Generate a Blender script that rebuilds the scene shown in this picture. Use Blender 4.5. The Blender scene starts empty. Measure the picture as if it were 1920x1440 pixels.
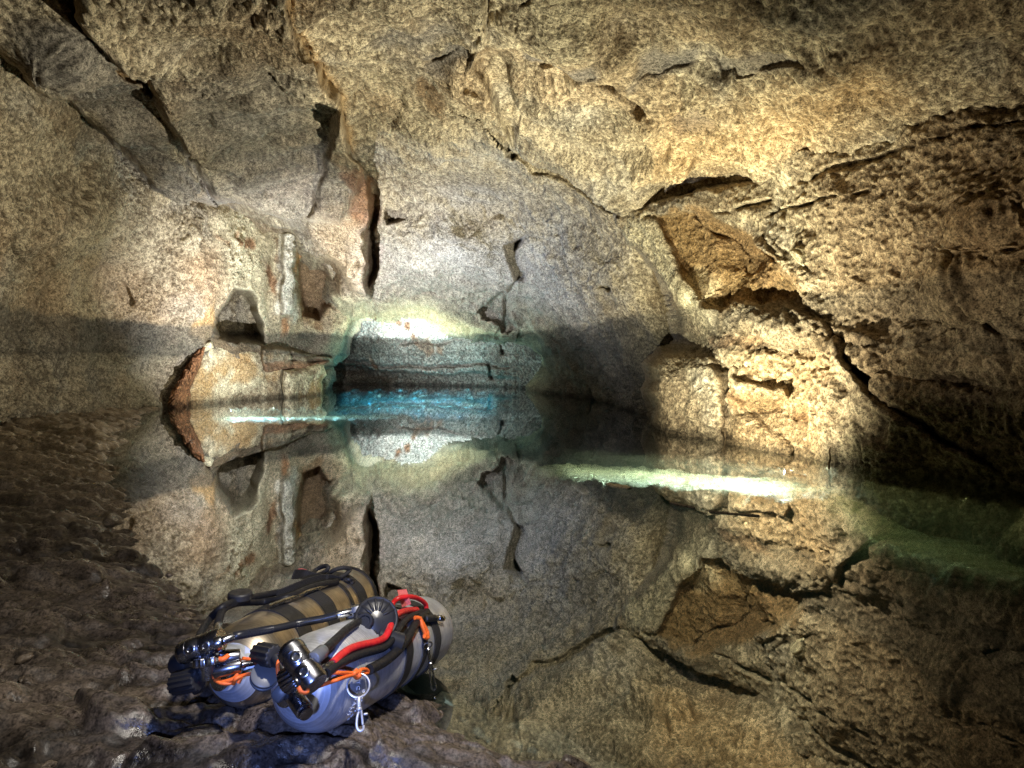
import bpy, bmesh, math, random
import numpy as np
from mathutils import Vector, Matrix

# ------------------------------------------------------------------ camera, world, lamps, exposure
scene = bpy.context.scene
coll = scene.collection
F, HX, HY, CAMZ = 1280.0, 960.0, 670.0, 0.85      # focal length and horizon of the 1920 x 1440 frame, eye height over the water
def P(x, y, Y):
    """point of the place seen at photograph position (x, y), Y metres ahead"""
    return Vector(((x - HX) / F * Y, Y, CAMZ - (y - HY) / F * Y))

cam = bpy.data.cameras.new("camera")
cam.sensor_width = 36.0
cam.lens = 36.0 * F / 1920.0
cam.shift_y = -50.0 / 1920.0
cam.clip_start, cam.clip_end = 0.02, 200.0
camo = bpy.data.objects.new("camera", cam)
camo.location = (0, 0, CAMZ)
camo.rotation_euler = (math.radians(90), 0, 0)
coll.objects.link(camo)
scene.camera = camo

world = bpy.data.worlds.new("World")
scene.world = world
world.use_nodes = True
world.node_tree.nodes["Background"].inputs[0].default_value = (0.30, 0.36, 0.55, 1)
world.node_tree.nodes["Background"].inputs[1].default_value = 0.004      # night underground: next to nothing

def lamp(name, loc, power, color, radius=0.05, spot=None, aim=None, blend=0.6):
    l = bpy.data.lights.new(name, 'SPOT' if spot else 'POINT')
    l.energy = power
    l.color = color
    l.shadow_soft_size = radius
    o = bpy.data.objects.new(name, l)
    o.location = loc
    if spot:
        l.spot_size = math.radians(spot)
        l.spot_blend = blend
        o.rotation_euler = (Vector(aim) - Vector(loc)).to_track_quat('-Z', 'Y').to_euler()
    coll.objects.link(o)
    return o
LR = P(1470, 869, 5.45); LL = P(410, 764, 11.5); LF = P(775, 738, 16.0)
# rows of small added lamps that spread the torches' glow through the water (all point down, into the water)
def glow(name, x, y, w, col, z=-0.045):
    lamp(name, (x, y, z), w, col, 0.012, spot=168, aim=(x, y, -3.0), blend=0.5)
for k in range(14):
    t = k / 13.0
    for q in (0, 1, 2):
        glow("dive_torch_right_glow", LR.x - 0.02 - 1.5 * t ** 1.15 - 0.05 * q, LR.y + 0.02 + 0.85 * t + 0.22 * q, (18 * (1 - t) ** 1.4 + 4) * (1 - 0.36 * q), (1.0, 0.97 - 0.06 * t, 0.86 - 0.30 * t), -0.03)
for dx, w in ((0.10, 8), (0.22, 4), (0.36, 2)):
    glow("dive_torch_right_glow", LR.x + dx, LR.y + 0.05, w, (1.0, 0.96, 0.80), -0.03)
for k in range(8):
    t = k / 7.0
    glow("right_murk_fill", LR.x + 0.35 + 0.55 * t, LR.y - 0.35 - 1.0 * t, 3.2 * (1 - 0.6 * t), (1.0, 0.80, 0.34), -0.05)  # added yellowish lamps that lift the murky shallows at the right edge
for k in range(11):
    t = k / 10.0
    glow("dive_torch_left_glow", LL.x + 0.1 + 2.6 * t ** 1.2, LL.y + 0.45 + 0.35 * t, 110 * (1 - t) ** 1.2 + 12, (0.82, 0.93, 1.0), -0.03)
for q, Yq in enumerate((15.0, 16.2, 17.6, 19.0)):
    for k in range(7):
        f = 1 - abs(k - 3) / 4.5
        glow("dive_torch_far_glow", (-0.235 + 0.033 * k) * Yq + (0.1 if q % 2 else -0.1), Yq, (330 if q == 1 else 190) * f * (1.0 if q < 2 else 1.6), (0.10 + 0.35 * (q == 1), 0.58 + 0.25 * (q == 1), 1.0), -0.03)
# the torches shining up out of the water, and fill spots added around them
lamp("dive_torch_right", (LR.x - 0.50, LR.y - 0.10, 0.05), 440, (1.0, 0.90, 0.62), 0.012, spot=146, aim=P(1430, 520, 7.2), blend=1.0)
lamp("dive_torch_left", (LL.x + 1.4, LL.y - 0.9, 0.05), 1350, (0.92, 0.95, 0.97), 0.02, spot=150, aim=P(570, 430, 13.5), blend=1.0)
lamp("middle_fill", (LL.x + 2.6, LL.y - 1.4, 0.05), 480, (0.66, 0.78, 1.0), 0.02, spot=95, aim=P(1040, 440, 11.0), blend=1.0)  # added spot brightening the middle rock, no lamp stands here
lamp("dive_torch_far", (LF.x - 0.9, LF.y + 1.9, 0.05), 460, (0.95, 0.98, 1.0), 0.02, spot=150, aim=(LF.x + 0.1, LF.y + 3.4, 2.6), blend=1.0)
lamp("roof_fill", (LR.x - 1.1, LR.y + 0.6, 0.05), 700, (1.0, 0.98, 0.70), 0.012, spot=140, aim=P(1230, 320, 7.6), blend=1.0)  # extra fill for the roof, added beside the right torch
lamp("side_fill", (LR.x - 1.1, LR.y + 0.5, 0.06), 1080, (1.0, 0.95, 0.74), 0.012, spot=118, aim=P(450, 240, 8.3), blend=1.0)  # added fill thrown across to the left roof
lamp("wall_fill", (0.9, 4.2, 0.06), 160, (1.0, 0.86, 0.58), 0.012, spot=64, aim=P(1870, 320, 4.4), blend=1.0)  # unseen spot added to lift the dark right wall
lamp("hand_torch", (-0.22, 0.20, 0.62), 62, (0.25, 0.38, 1.0), 0.02, spot=54, aim=(-0.36, 1.75, 0.18), blend=0.9)
lamp("bank_fill", (0.15, 0.8, 1.7), 175, (1.0, 0.93, 0.82), 0.05, spot=125, aim=(-0.8, 2.3, 0.1), blend=1.0)  # overhead fill added for the mud bank and the cylinders
lamp("arch_fill", (LF.x + 0.2, LF.y - 0.1, 0.05), 230, (1.0, 0.92, 0.66), 0.02, spot=140, aim=(LF.x + 0.2, LF.y + 0.2, 3.0), blend=1.0)  # warm light added to brighten the arch lip


vs = scene.view_settings
vs.view_transform = 'Standard'
vs.look = 'None'
vs.exposure = 0.0
vs.gamma = 1.0
cy = scene.cycles
cy.use_denoising = True
cy.denoising_prefilter = 'NONE'      # keep the fine grain of the rock
cy.max_bounces = 7
cy.diffuse_bounces = 4
cy.glossy_bounces = 4
cy.transmission_bounces = 4
cy.transparent_max_bounces = 8
cy.volume_bounces = 0
cy.sample_clamp_indirect = 6.0
cy.caustics_reflective = False
cy.caustics_refractive = False

# ------------------------------------------------------------------ helpers
def tag(o, label=None, cat=None, group=None, kind=None):
    if label: o["label"] = label
    if cat: o["category"] = cat
    if group: o["group"] = group
    if kind: o["kind"] = kind
    return o

def link(name, me, mat=None, parent=None, smooth=True):
    if mat is not None:
        me.materials.append(mat)
    if smooth:
        me.polygons.foreach_set("use_smooth", np.ones(len(me.polygons), dtype=bool))
    o = bpy.data.objects.new(name, me)
    coll.objects.link(o)
    if parent is not None:
        o.parent = parent
        o.matrix_parent_inverse = parent.matrix_world.inverted() if False else Matrix.Translation(-parent.location)
    return o

_rs = np.random.RandomState(11)
_T = _rs.rand(64, 64, 64).astype(np.float32) * 2 - 1
def vnoise(p):
    i = np.floor(p)
    f = (p - i).astype(np.float32)
    i = i.astype(np.int32)
    f = f * f * f * (f * (f * 6 - 15) + 10)
    x0, y0, z0 = (i[:, 0] & 63), (i[:, 1] & 63), (i[:, 2] & 63)
    x1, y1, z1 = (x0 + 1) & 63, (y0 + 1) & 63, (z0 + 1) & 63
    fx, fy, fz = f[:, 0], f[:, 1], f[:, 2]
    a = _T[x0, y0, z0] * (1 - fx) + _T[x1, y0, z0] * fx
    b = _T[x0, y1, z0] * (1 - fx) + _T[x1, y1, z0] * fx
    c = _T[x0, y0, z1] * (1 - fx) + _T[x1, y0, z1] * fx
    d = _T[x0, y1, z1] * (1 - fx) + _T[x1, y1, z1] * fx
    return (a * (1 - fy) + b * fy) * (1 - fz) + (c * (1 - fy) + d * fy) * fz
_R = np.array([[0.36, 0.48, -0.8], [-0.8, 0.6, 0.0], [0.48, 0.64, 0.6]], dtype=np.float32)
def nz(p, wl, seed=0.0):
    """one octave at wavelength wl (metres), about -1..1"""
    return vnoise((p @ _R.T) * np.float32(1.0 / wl) + np.float32(seed * 7.31 + 17.7))
def fbm(p, wl, n=4, g=0.5, seed=0.0):
    s, a = 0.0, 1.0
    for k in range(n):
        s = s + a * nz(p, wl, seed + k * 1.7)
        a *= g
        wl *= 0.5
    return s
_C = np.random.RandomState(5).rand(32, 32, 32, 7).astype(np.float32)
def facets(p, size, seed=0.0):
    """broken rock: every cell has its own offset and tilt; returns height (-1..1) and nearness of a cell edge"""
    q = ((p @ _R.T) / np.float32(size) + np.float32(seed * 3.17 + 9.0)).astype(np.float32)
    i = np.floor(q).astype(np.int32)
    best = np.full(len(q), 9.0, np.float32); second = best.copy()
    h = np.zeros(len(q), np.float32); ws = np.full(len(q), 1e-9, np.float32)
    for dx in (-1, 0, 1):
        for dy in (-1, 0, 1):
            for dz in (-1, 0, 1):
                c = i + np.array([dx, dy, dz], dtype=np.int32)
                r = _C[c[:, 0] & 31, c[:, 1] & 31, c[:, 2] & 31]
                v = q - (c + r[:, :3])
                d = (v * v).sum(1)
                w = np.exp(-13.0 * d)
                h += w * ((r[:, 3] * 2 - 1) + ((r[:, 4:7] * 2 - 1) * v).sum(1) * 1.1)
                ws += w
                m = d < best
                second = np.where(m, best, np.minimum(second, d))
                best = np.where(m, d, best)
    return h / ws, np.sqrt(second) - np.sqrt(best)
def sstep(a, b, x):
    t = np.clip((x - a) / (b - a), 0, 1)
    return t * t * (3 - 2 * t)

def seg_dist(px, py, pts, closed=False):
    """distance to a polyline and signed side (positive = left of travel, image y down)"""
    d = np.full(px.shape, 1e9, dtype=np.float32)
    side = np.zeros(px.shape, dtype=np.float32)
    n = len(pts)
    for k in range(n if closed else n - 1):
        ax, ay = pts[k]
        bx, by = pts[(k + 1) % n]
        ex, ey = bx - ax, by - ay
        L = ex * ex + ey * ey + 1e-9
        t = np.clip(((px - ax) * ex + (py - ay) * ey) / L, 0, 1)
        dx, dy = px - ax - t * ex, py - ay - t * ey
        q = np.sqrt(dx * dx + dy * dy)
        m = q < d
        d[m] = q[m]
        side[m] = np.sign(ex * dy - ey * dx)[m]
    return d, side
def inside(px, py, pts):
    r = np.zeros(px.shape, dtype=bool)
    n = len(pts)
    for k in range(n):
        ax, ay = pts[k]
        bx, by = pts[(k + 1) % n]
        if ay == by: continue
        c = ((ay > py) != (by > py)) & (px < (bx - ax) * (py - ay) / (by - ay) + ax)
        r ^= c
    return r
def sdist(px, py, pts):
    d, _ = seg_dist(px, py, pts, True)
    return np.where(inside(px, py, pts), d, -d)

def tps(ctrl):
    c = np.array([(a / 300.0, b / 300.0) for a, b, _ in ctrl])
    v = np.log(np.array([q for _, _, q in ctrl]))
    n = len(c)
    r = np.sqrt(((c[:, None] - c[None]) ** 2).sum(-1))
    K = np.where(r > 0, r * r * np.log(r + 1e-12), 0) + np.eye(n) * 0.02
    Pm = np.hstack([np.ones((n, 1)), c])
    A = np.zeros((n + 3, n + 3))
    A[:n, :n] = K; A[:n, n:] = Pm; A[n:, :n] = Pm.T
    w = np.linalg.solve(A, np.concatenate([v, np.zeros(3)]))
    def f(px, py):
        s = w[n] + w[n + 1] * px / 300 + w[n + 2] * py / 300
        for k in range(n):
            r2 = (px / 300 - c[k, 0]) ** 2 + (py / 300 - c[k, 1]) ** 2
            s = s + w[k] * 0.5 * r2 * np.log(r2 + 1e-12)
        return np.exp(s)
    return f
def Zc(x, y, Z):
    return (x, y, (Z - CAMZ) * F / (HY - y))

def mesh_from(verts, faces, name, cols=None):
    me = bpy.data.meshes.new(name)
    me.vertices.add(len(verts))
    me.vertices.foreach_set("co", np.asarray(verts, dtype=np.float32).ravel())
    nf = len(faces)
    me.loops.add(nf * 4)
    me.loops.foreach_set("vertex_index", np.asarray(faces, dtype=np.int32).ravel())
    me.polygons.add(nf)
    me.polygons.foreach_set("loop_start", np.arange(0, nf * 4, 4, dtype=np.int32))
    me.update(calc_edges=True)
    me.validate()
    if cols is not None:
        ca = me.color_attributes.new("Col", 'FLOAT_COLOR', 'POINT')
        c4 = np.ones((len(verts), 4), dtype=np.float32)
        c4[:, :3] = cols
        ca.data.foreach_set("color", c4.ravel())
    return me

# ------------------------------------------------------------------ materials
def new_mat(name):
    m = bpy.data.materials.new(name)
    m.use_nodes = True
    nt = m.node_tree
    return m, nt, nt.nodes["Principled BSDF"], nt.nodes["Material Output"]
def N(nt, typ, **kw):
    n = nt.nodes.new(typ)
    for k, v in kw.items():
        setattr(n, k, v)
    return n

def rock_material(name, rough=0.9, fine=34.0, bump=1.0, dist=0.03, spec=0.2, tint=0.72):
    m, nt, b, out = new_mat(name)
    L = nt.links.new
    att = N(nt, "ShaderNodeVertexColor", layer_name="Col")
    tc = N(nt, "ShaderNodeTexCoord")
    n1 = N(nt, "ShaderNodeTexNoise"); n1.inputs["Scale"].default_value = fine; n1.inputs["Detail"].default_value = 5; n1.inputs["Roughness"].default_value = 0.65
    n2 = N(nt, "ShaderNodeTexVoronoi"); n2.inputs["Scale"].default_value = fine * 0.8
    L(tc.outputs["Object"], n1.inputs["Vector"]); L(tc.outputs["Object"], n2.inputs["Vector"])
    mp = N(nt, "ShaderNodeMapRange"); mp.inputs[1].default_value = 0.40; mp.inputs[2].default_value = 0.60
    mp.inputs[3].default_value = 1.0 - tint; mp.inputs[4].default_value = 1.0 + tint
    n3 = N(nt, "ShaderNodeTexNoise"); n3.inputs["Scale"].default_value = fine * 2.8; n3.inputs["Detail"].default_value = 3
    L(tc.outputs["Object"], n3.inputs["Vector"])
    av = N(nt, "ShaderNodeMath", operation='MULTIPLY_ADD'); av.inputs[1].default_value = 0.45
    sb = N(nt, "ShaderNodeMath", operation='MULTIPLY'); sb.inputs[1].default_value = 0.55
    L(n1.outputs["Fac"], sb.inputs[0]); L(n3.outputs["Fac"], av.inputs[0]); L(sb.outputs[0], av.inputs[2])
    L(av.outputs[0], mp.inputs[0])
    mul = N(nt, "ShaderNodeVectorMath", operation='SCALE')
    L(att.outputs["Color"], mul.inputs[0]); L(mp.outputs[0], mul.inputs["Scale"])
    L(mul.outputs[0], b.inputs["Base Color"])
    ad = N(nt, "ShaderNodeMath", operation='MULTIPLY_ADD'); ad.inputs[1].default_value = 0.6
    L(n2.outputs["Distance"], ad.inputs[0]); L(n1.outputs["Fac"], ad.inputs[2])
    bp = N(nt, "ShaderNodeBump"); bp.inputs["Strength"].default_value = bump; bp.inputs["Distance"].default_value = dist
    nb = N(nt, "ShaderNodeTexNoise"); nb.inputs["Scale"].default_value = fine * 0.035; nb.inputs["Detail"].default_value = 3
    mb = N(nt, "ShaderNodeMapRange"); mb.inputs[1].default_value = 0.38; mb.inputs[2].default_value = 0.62; mb.inputs[3].default_value = bump * 0.15; mb.inputs[4].default_value = bump
    L(tc.outputs["Object"], nb.inputs["Vector"]); L(nb.outputs["Fac"], mb.inputs[0]); L(mb.outputs[0], bp.inputs["Strength"])
    L(ad.outputs[0], bp.inputs["Height"]); L(bp.outputs[0], b.inputs["Normal"])
    b.inputs["Roughness"].default_value = rough
    b.inputs["Specular IOR Level"].default_value = spec
    return m

M_ROCK = rock_material("limestone")
M_FAR = rock_material("far_limestone", fine=16.0, dist=0.05)
M_MUD = rock_material("wet_mud_rock", rough=0.42, fine=70.0, bump=0.5, dist=0.010, spec=0.5)
# wet sheen varies over the mud
def _mud():
    nt = M_MUD.node_tree; b = nt.nodes["Principled BSDF"]
    tc = nt.nodes["Texture Coordinate"]
    n = N(nt, "ShaderNodeTexNoise"); n.inputs["Scale"].default_value = 9.0; n.inputs["Detail"].default_value = 6
    mp = N(nt, "ShaderNodeMapRange"); mp.inputs[1].default_value = 0.35; mp.inputs[2].default_value = 0.65
    mp.inputs[3].default_value = 0.18; mp.inputs[4].default_value = 0.7
    nt.links.new(tc.outputs["Object"], n.inputs["Vector"]); nt.links.new(n.outputs["Fac"], mp.inputs[0])
    nt.links.new(mp.outputs[0], b.inputs["Roughness"])
_mud()

def water_material():
    m = bpy.data.materials.new("still_cave_water")
    m.use_nodes = True
    nt = m.node_tree
    nt.nodes.clear()
    L = nt.links.new
    out = N(nt, "ShaderNodeOutputMaterial")
    tr = N(nt, "ShaderNodeBsdfTransparent"); tr.inputs[0].default_value = (0.80, 0.93, 0.92, 1)
    gl = N(nt, "ShaderNodeBsdfGlossy"); gl.inputs["Roughness"].default_value = 0.0; gl.inputs[0].default_value = (0.97, 0.98, 1, 1)
    fr = N(nt, "ShaderNodeFresnel"); fr.inputs["IOR"].default_value = WATER_IOR
    mx = N(nt, "ShaderNodeMixShader")
    tc = N(nt, "ShaderNodeTexCoord")
    n1 = N(nt, "ShaderNodeTexNoise"); n1.inputs["Scale"].default_value = 1.6; n1.inputs["Detail"].default_value = 2
    bp = N(nt, "ShaderNodeBump"); bp.inputs["Strength"].default_value = 0.05; bp.inputs["Distance"].default_value = 0.004
    L(tc.outputs["Object"], n1.inputs["Vector"]); L(n1.outputs["Fac"], bp.inputs["Height"])
    L(bp.outputs[0], gl.inputs["Normal"])
    mr = N(nt, "ShaderNodeMapRange"); mr.inputs[1].default_value = 0.0; mr.inputs[2].default_value = 1.0
    mr.inputs[3].default_value = 0.15; mr.inputs[4].default_value = 1.0
    L(fr.outputs[0], mr.inputs[0]); L(mr.outputs[0], mx.inputs[0]); L(tr.outputs[0], mx.inputs[1]); L(gl.outputs[0], mx.inputs[2])
    L(mx.outputs[0], out.inputs["Surface"])
    sc = N(nt, "ShaderNodeVolumeScatter"); sc.inputs["Color"].default_value = (0.80, 0.86, 0.66, 1)
    sc.inputs["Density"].default_value = WATER_DENSITY; sc.inputs["Anisotropy"].default_value = 0.2
    ab = N(nt, "ShaderNodeVolumeAbsorption"); ab.inputs["Color"].default_value = (0.30, 0.52, 0.55, 1); ab.inputs["Density"].default_value = 0.9
    ad = N(nt, "ShaderNodeAddShader"); L(sc.outputs[0], ad.inputs[0]); L(ab.outputs[0], ad.inputs[1])
    L(ad.outputs[0], out.inputs["Volume"])
    return m
WATER_IOR, WATER_DENSITY = 1.33, 0.06
M_WATER = water_material()

# ------------------------------------------------------------------ the cave: each sheet of rock is a relief surface with its own distances
STEP = 2.6
BASE_L = np.array([0.46, 0.385, 0.265], dtype=np.float32)     # pale crust
BASE_D = np.array([0.15, 0.115, 0.075], dtype=np.float32)      # brown pits
GREY = np.array([0.08, 0.07, 0.056], dtype=np.float32)        # flood stain; also the painted undercut shade
RUST = np.array([0.26, 0.12, 0.055], dtype=np.float32)
OCHRE = np.array([0.36, 0.21, 0.075], dtype=np.float32)
BROWN = np.array([0.17, 0.105, 0.055], dtype=np.float32)
SLATE = np.array([0.13, 0.12, 0.115], dtype=np.float32)
WHITE = np.array([0.62, 0.60, 0.52], dtype=np.float32)
CREAM = np.array([0.56, 0.50, 0.34], dtype=np.float32)

def axis(lo, hi, step, core):
    """even spacing inside the core, growing outside it"""
    c0, c1 = core
    a = list(np.arange(max(lo, c0), min(hi, c1) + 0.01, step))
    s, x = step, a[0]
    while x > lo:
        s *= 1.12; x -= s; a.insert(0, x)
    s, x = step, a[-1]
    while x < hi:
        s *= 1.12; x += s; a.append(x)
    return np.array(a)

def wobble(px, py, seed):
    q = np.stack([px, py, np.zeros_like(px)], 1).astype(np.float32)
    wx = fbm(q, 90, 4, 0.55, seed) * 9
    wy = fbm(q, 90, 4, 0.55, seed + 40) * 9
    return px + wx, py + wy

def relief(name, ctrl, poly, margin, curl, feats=(), amp=1.0, seed=0, bounds=None, step=STEP, core=(-60, 1980, -60, 960),
           pale=0.5, fine=1.0, rounding=0.0, mat=None, kind="structure", parent=None, tide=True, ragged=0.0, blocks=0.0, light=BASE_L, dark=BASE_D, behind=None):
    x0, x1, y0, y1 = bounds
    gx = axis(x0, x1, step, core[:2]); gy = axis(y0, y1, step, core[2:])
    nx, ny = len(gx), len(gy)
    X, Yp = np.meshgrid(gx, gy)
    px, py = X.ravel(), Yp.ravel()
    wx, wy = wobble(px, py, seed)
    s = sdist(wx, wy, poly)
    D = tps(ctrl)(px, py)
    smooth = np.zeros_like(px)
    D0 = D.copy()
    for ft in feats:
        typ = ft[0]
        if typ == 'poly':           # push a patch back (+) or forward (-)
            _, pts, off, edge = ft
            q = sdist(wx, wy, pts)
            D = D + off * sstep(-edge * 0.3, edge, q)
        elif typ == 'dome':         # pillowed patch
            _, pts, off, edge = ft
            q = np.clip(sdist(wx, wy, pts) / edge, 0, 1)
            D = D + off * np.sqrt(1 - (1 - q) ** 2)
        elif typ == 'crack':
            _, pts, w, dep = ft
            q, _ = seg_dist(wx, wy, pts)
            vary = np.clip(0.75 + 0.9 * nz(np.stack([px, py, px * 0], 1).astype(np.float32), 26, seed + 80), 0.25, 1.6)
            D = D + dep * vary * np.exp(-(q / (w * vary)) ** 2)
        elif typ == 'step':         # the side left of travel stands forward by off, fading over reach
            _, pts, off, reach = ft
            q, sd = seg_dist(wx, wy, pts)
            D = D - off * (sd * 0.5 + 0.5) * np.exp(-(q / reach) ** 1.5) * sstep(0, 12, q * (sd > 0))
        elif typ == 'flat':         # crust flaked off: shallow, smooth floor
            _, pts, off, edge = ft
            q = sdist(wx, wy, pts)
            w_ = sstep(-edge * 0.3, edge, q)
            D = D + off * w_
            smooth = np.maximum(smooth, w_)
        elif typ == 'gauss':
            _, cx_, cy_, rx, ry, ang, off = ft
            ca, sa = math.cos(math.radians(ang)), math.sin(math.radians(ang))
            u = ((px - cx_) * ca + (py - cy_) * sa) / rx
            v = (-(px - cx_) * sa + (py - cy_) * ca) / ry
            g_ = off * np.exp(-(u * u + v * v))
            D = D + g_; D0 = D0 + g_
    if rounding:
        q = np.clip(s / 60.0, 0, 1)
        D = D + rounding * (1 - np.sqrt(1 - (1 - q) ** 2))
    D = D + np.where(s < 0, -s * curl, 0)
    pos = np.stack([(px - HX) / F * D, D, CAMZ - (py - HY) / F * D], 1).astype(np.float32)
    # relief along the surface normal
    G = np.stack([(px - HX) / F * D0, D0, CAMZ - (py - HY) / F * D0], 1).astype(np.float32).reshape(ny, nx, 3)
    def normals(G):
        du = np.gradient(G, axis=1); dv = np.gradient(G, axis=0)
        n = np.cross(dv, du)
        n /= np.linalg.norm(n, axis=2, keepdims=True) + 1e-9
        return n
    n = normals(G).reshape(-1, 3)
    # make them point to the room
    c = np.array([0, 0, CAMZ], dtype=np.float32)
    n *= np.sign(((c - pos) * n).sum(1, keepdims=True) + 1e-9)
    sc = 1.0
    big = fbm(pos, 2.2, 3, 0.5, seed + 1)
    mid = fbm(pos, 0.55, 3, 0.55, seed + 5)
    n1 = nz(pos, 0.105, seed + 9); n2 = nz(pos, 0.055, seed + 10); n3 = nz(pos, 0.03, seed + 11)
    zone = sstep(-0.35, 0.45, nz(pos, 1.3, seed + 21))
    pop = (np.abs(n1) * 0.9 + np.abs(n2) * 0.75 - 0.45)            # rounded nodules with sharp creases
    rag = (0.45 - np.abs(n1) * 0.8 - np.abs(n2) * 0.8)             # sharp ragged ridges
    sm = pop * (1 - ragged) + rag * ragged
    ti = n3
    sm = sm * (1 - 0.8 * smooth); ti = ti * (1 - 0.6 * smooth)
    block = 0.0
    if blocks:
        wp = pos + np.stack([nz(pos, 0.35, seed + 70), nz(pos, 0.35, seed + 71), nz(pos, 0.35, seed + 72)], 1) * 0.10
        hb, eb = facets(wp, 1.05, seed)
        hs, es = facets(wp, 0.36, seed + 2)
        zb = sstep(-0.5, 0.4, nz(pos, 2.6, seed + 74))
        block = blocks * (0.15 * hb * zb + 0.045 * hs * (1 - 0.6 * zb) - 0.05 * np.exp(-(eb / 0.03) ** 2) * sstep(0.0, 0.5, nz(pos, 0.9, seed + 75)))
    gy_, gx_ = np.gradient(D.reshape(ny, nx), gy, gx)
    stretch = np.sqrt(gx_ ** 2 + gy_ ** 2).ravel() / (D / F)
    calm = np.clip(6.0 / np.maximum(stretch, 1e-6), 0, 1) ** 1.5
    sm = sm * calm; ti = ti * calm; mid = mid * (0.3 + 0.7 * calm); block = block * (0.3 + 0.7 * calm)
    rgh = 0.20 + 1.35 * sstep(-0.55, 0.65, fbm(pos, 0.8, 2, 0.5, seed + 76))
    sm = sm * rgh
    disp = block + 0.10 * big + 0.045 * mid + fine * ((0.45 + 0.75 * zone) * 0.044 * sm + 0.014 * ti)
    pos2 = pos + n * (disp * amp)[:, None].astype(np.float32)
    # colour of the stone itself
    k = np.clip(pale + 0.40 * sm + 0.38 * ti + 0.07 * nz(pos, 0.3, seed + 30) + 0.14 * nz(pos, 1.7, seed + 31), 0, 1)
    k = sstep(0.18, 0.80, k)[:, None]
    col = dark * (1 - k) + light * k
    warm = sstep(0.0, 0.8, fbm(pos, 0.9, 3, 0.6, seed + 33))[:, None] * 0.34
    col = col * (1 - warm) + (BROWN * 1.5 * (0.6 + 0.6 * k)) * warm
    gr = sstep(0.1, 0.9, fbm(pos, 0.7, 3, 0.6, seed + 36))[:, None] * 0.35
    col = col * (1 - gr) + col.mean(1, keepdims=True) * np.array([0.86, 0.84, 0.80], dtype=np.float32) * gr
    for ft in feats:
        if ft[0] == 'tint':         # a stain, a bare fresh face or painted shade, with its own outline
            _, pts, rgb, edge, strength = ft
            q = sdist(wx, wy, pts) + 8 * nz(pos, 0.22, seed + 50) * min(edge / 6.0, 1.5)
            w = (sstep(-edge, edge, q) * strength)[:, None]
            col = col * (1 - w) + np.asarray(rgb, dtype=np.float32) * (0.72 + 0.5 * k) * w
        elif ft[0] == 'vein':
            _, pts, wd, rgb, strength = ft
            q, _ = seg_dist(wx, wy, pts)
            w = (np.exp(-(q / wd) ** 2) * strength)[:, None]
            col = col * (1 - w) + np.asarray(rgb, dtype=np.float32) * w
    if tide:
        z = pos2[:, 2] + 0.05 * nz(pos, 0.6, seed + 60) + 0.02 * nz(pos, 0.12, seed + 61)
        t = sstep(1.46, 1.36, z) * (0.80 + 0.25 * nz(pos, 0.8, seed + 62))
        t2 = sstep(1.0, 0.8, z) * 0.35
        t = (np.clip(t * (1 - t2), 0, 1) * tide)[:, None]
        stain = GREY * (0.6 + 0.7 * k)
        col = col * (1 - t) + stain * t
        line = (np.exp(-((z - 0.93) / 0.03) ** 2) * 0.5 + np.exp(-((z - 0.62) / 0.02) ** 2) * 0.4)[:, None] * tide
        col = col * (1 - line) + GREY * 0.5 * line
    zw = pos2[:, 2] + 0.02 * nz(pos, 0.2, seed + 64)
    wet = (sstep(0.12, 0.03, zw) * 0.5)[:, None]
    col = np.clip(col * (1 - wet), 0.01, 0.8)
    # keep the part inside the outline
    keep = (s > -margin)
    idx = np.arange(nx * ny).reshape(ny, nx)
    f = np.stack([idx[:-1, :-1], idx[1:, :-1], idx[1:, 1:], idx[:-1, 1:]], -1).reshape(-1, 4)
    f = f[keep[f].all(1)]
    used = np.zeros(nx * ny, dtype=bool); used[f.ravel()] = True
    remap = np.cumsum(used) - 1
    me = mesh_from(pos2[used], remap[f], name, col[used])
    o = link(name, me, mat or M_ROCK, parent)
    if kind: o["kind"] = kind
    return o

# --- roof
A_ctrl = [Zc(-600, -700, 3.2), Zc(-600, -300, 3.1), Zc(0, -200, 3.5), Zc(0, 80, 3.15), Zc(200, 0, 3.7), Zc(200, 230, 3.4),
 Zc(400, 0, 3.8), Zc(400, 200, 3.9), Zc(420, 380, 3.3), Zc(600, 0, 3.8), Zc(600, 200, 3.9), Zc(600, 400, 3.6), (700, 540, 14.2),
 Zc(800, 0, 3.7), Zc(800, 300, 3.8), Zc(800, 450, 3.2), (780, 570, 15), Zc(950, 0, 3.6), Zc(950, 200, 3.6), Zc(950, 300, 3.7),
 Zc(950, 450, 3.0), (940, 620, 15.2), (1000, 738, 16), (1060, 738, 15.5), (1120, 740, 14), Zc(1100, 0, 3.4), Zc(1100, 250, 3.4),
 Zc(1100, 400, 3.0), (1080, 550, 11.5), (1080, 650, 13), (1200, 500, 9.5), (1200, 620, 9.3), (1230, 720, 9.2), (1240, 810, 8.8),
 (1150, 700, 11.5), Zc(1200, 380, 2.8), Zc(1300, 0, 3.2), Zc(1300, 200, 3.1), Zc(1300, 380, 2.65), Zc(1500, 0, 3.0), Zc(1500, 200, 2.85),
 Zc(1500, 330, 2.55), Zc(1700, 0, 2.85), Zc(1700, 250, 2.5), Zc(1920, 0, 2.7), Zc(1920, 220, 2.4), Zc(2500, -100, 2.5), Zc(2500, 150, 2.2),
 Zc(2500, -700, 2.6), Zc(960, -700, 3.4), Zc(960, -300, 3.5), Zc(1700, -500, 2.9), Zc(200, -500, 3.4), Zc(960, -1400, 3.0),
 (1000, 830, 16), (1150, 830, 13), (1270, 860, 8.8), (1300, 500, 9.6), (1320, 640, 9.6)]
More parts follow.
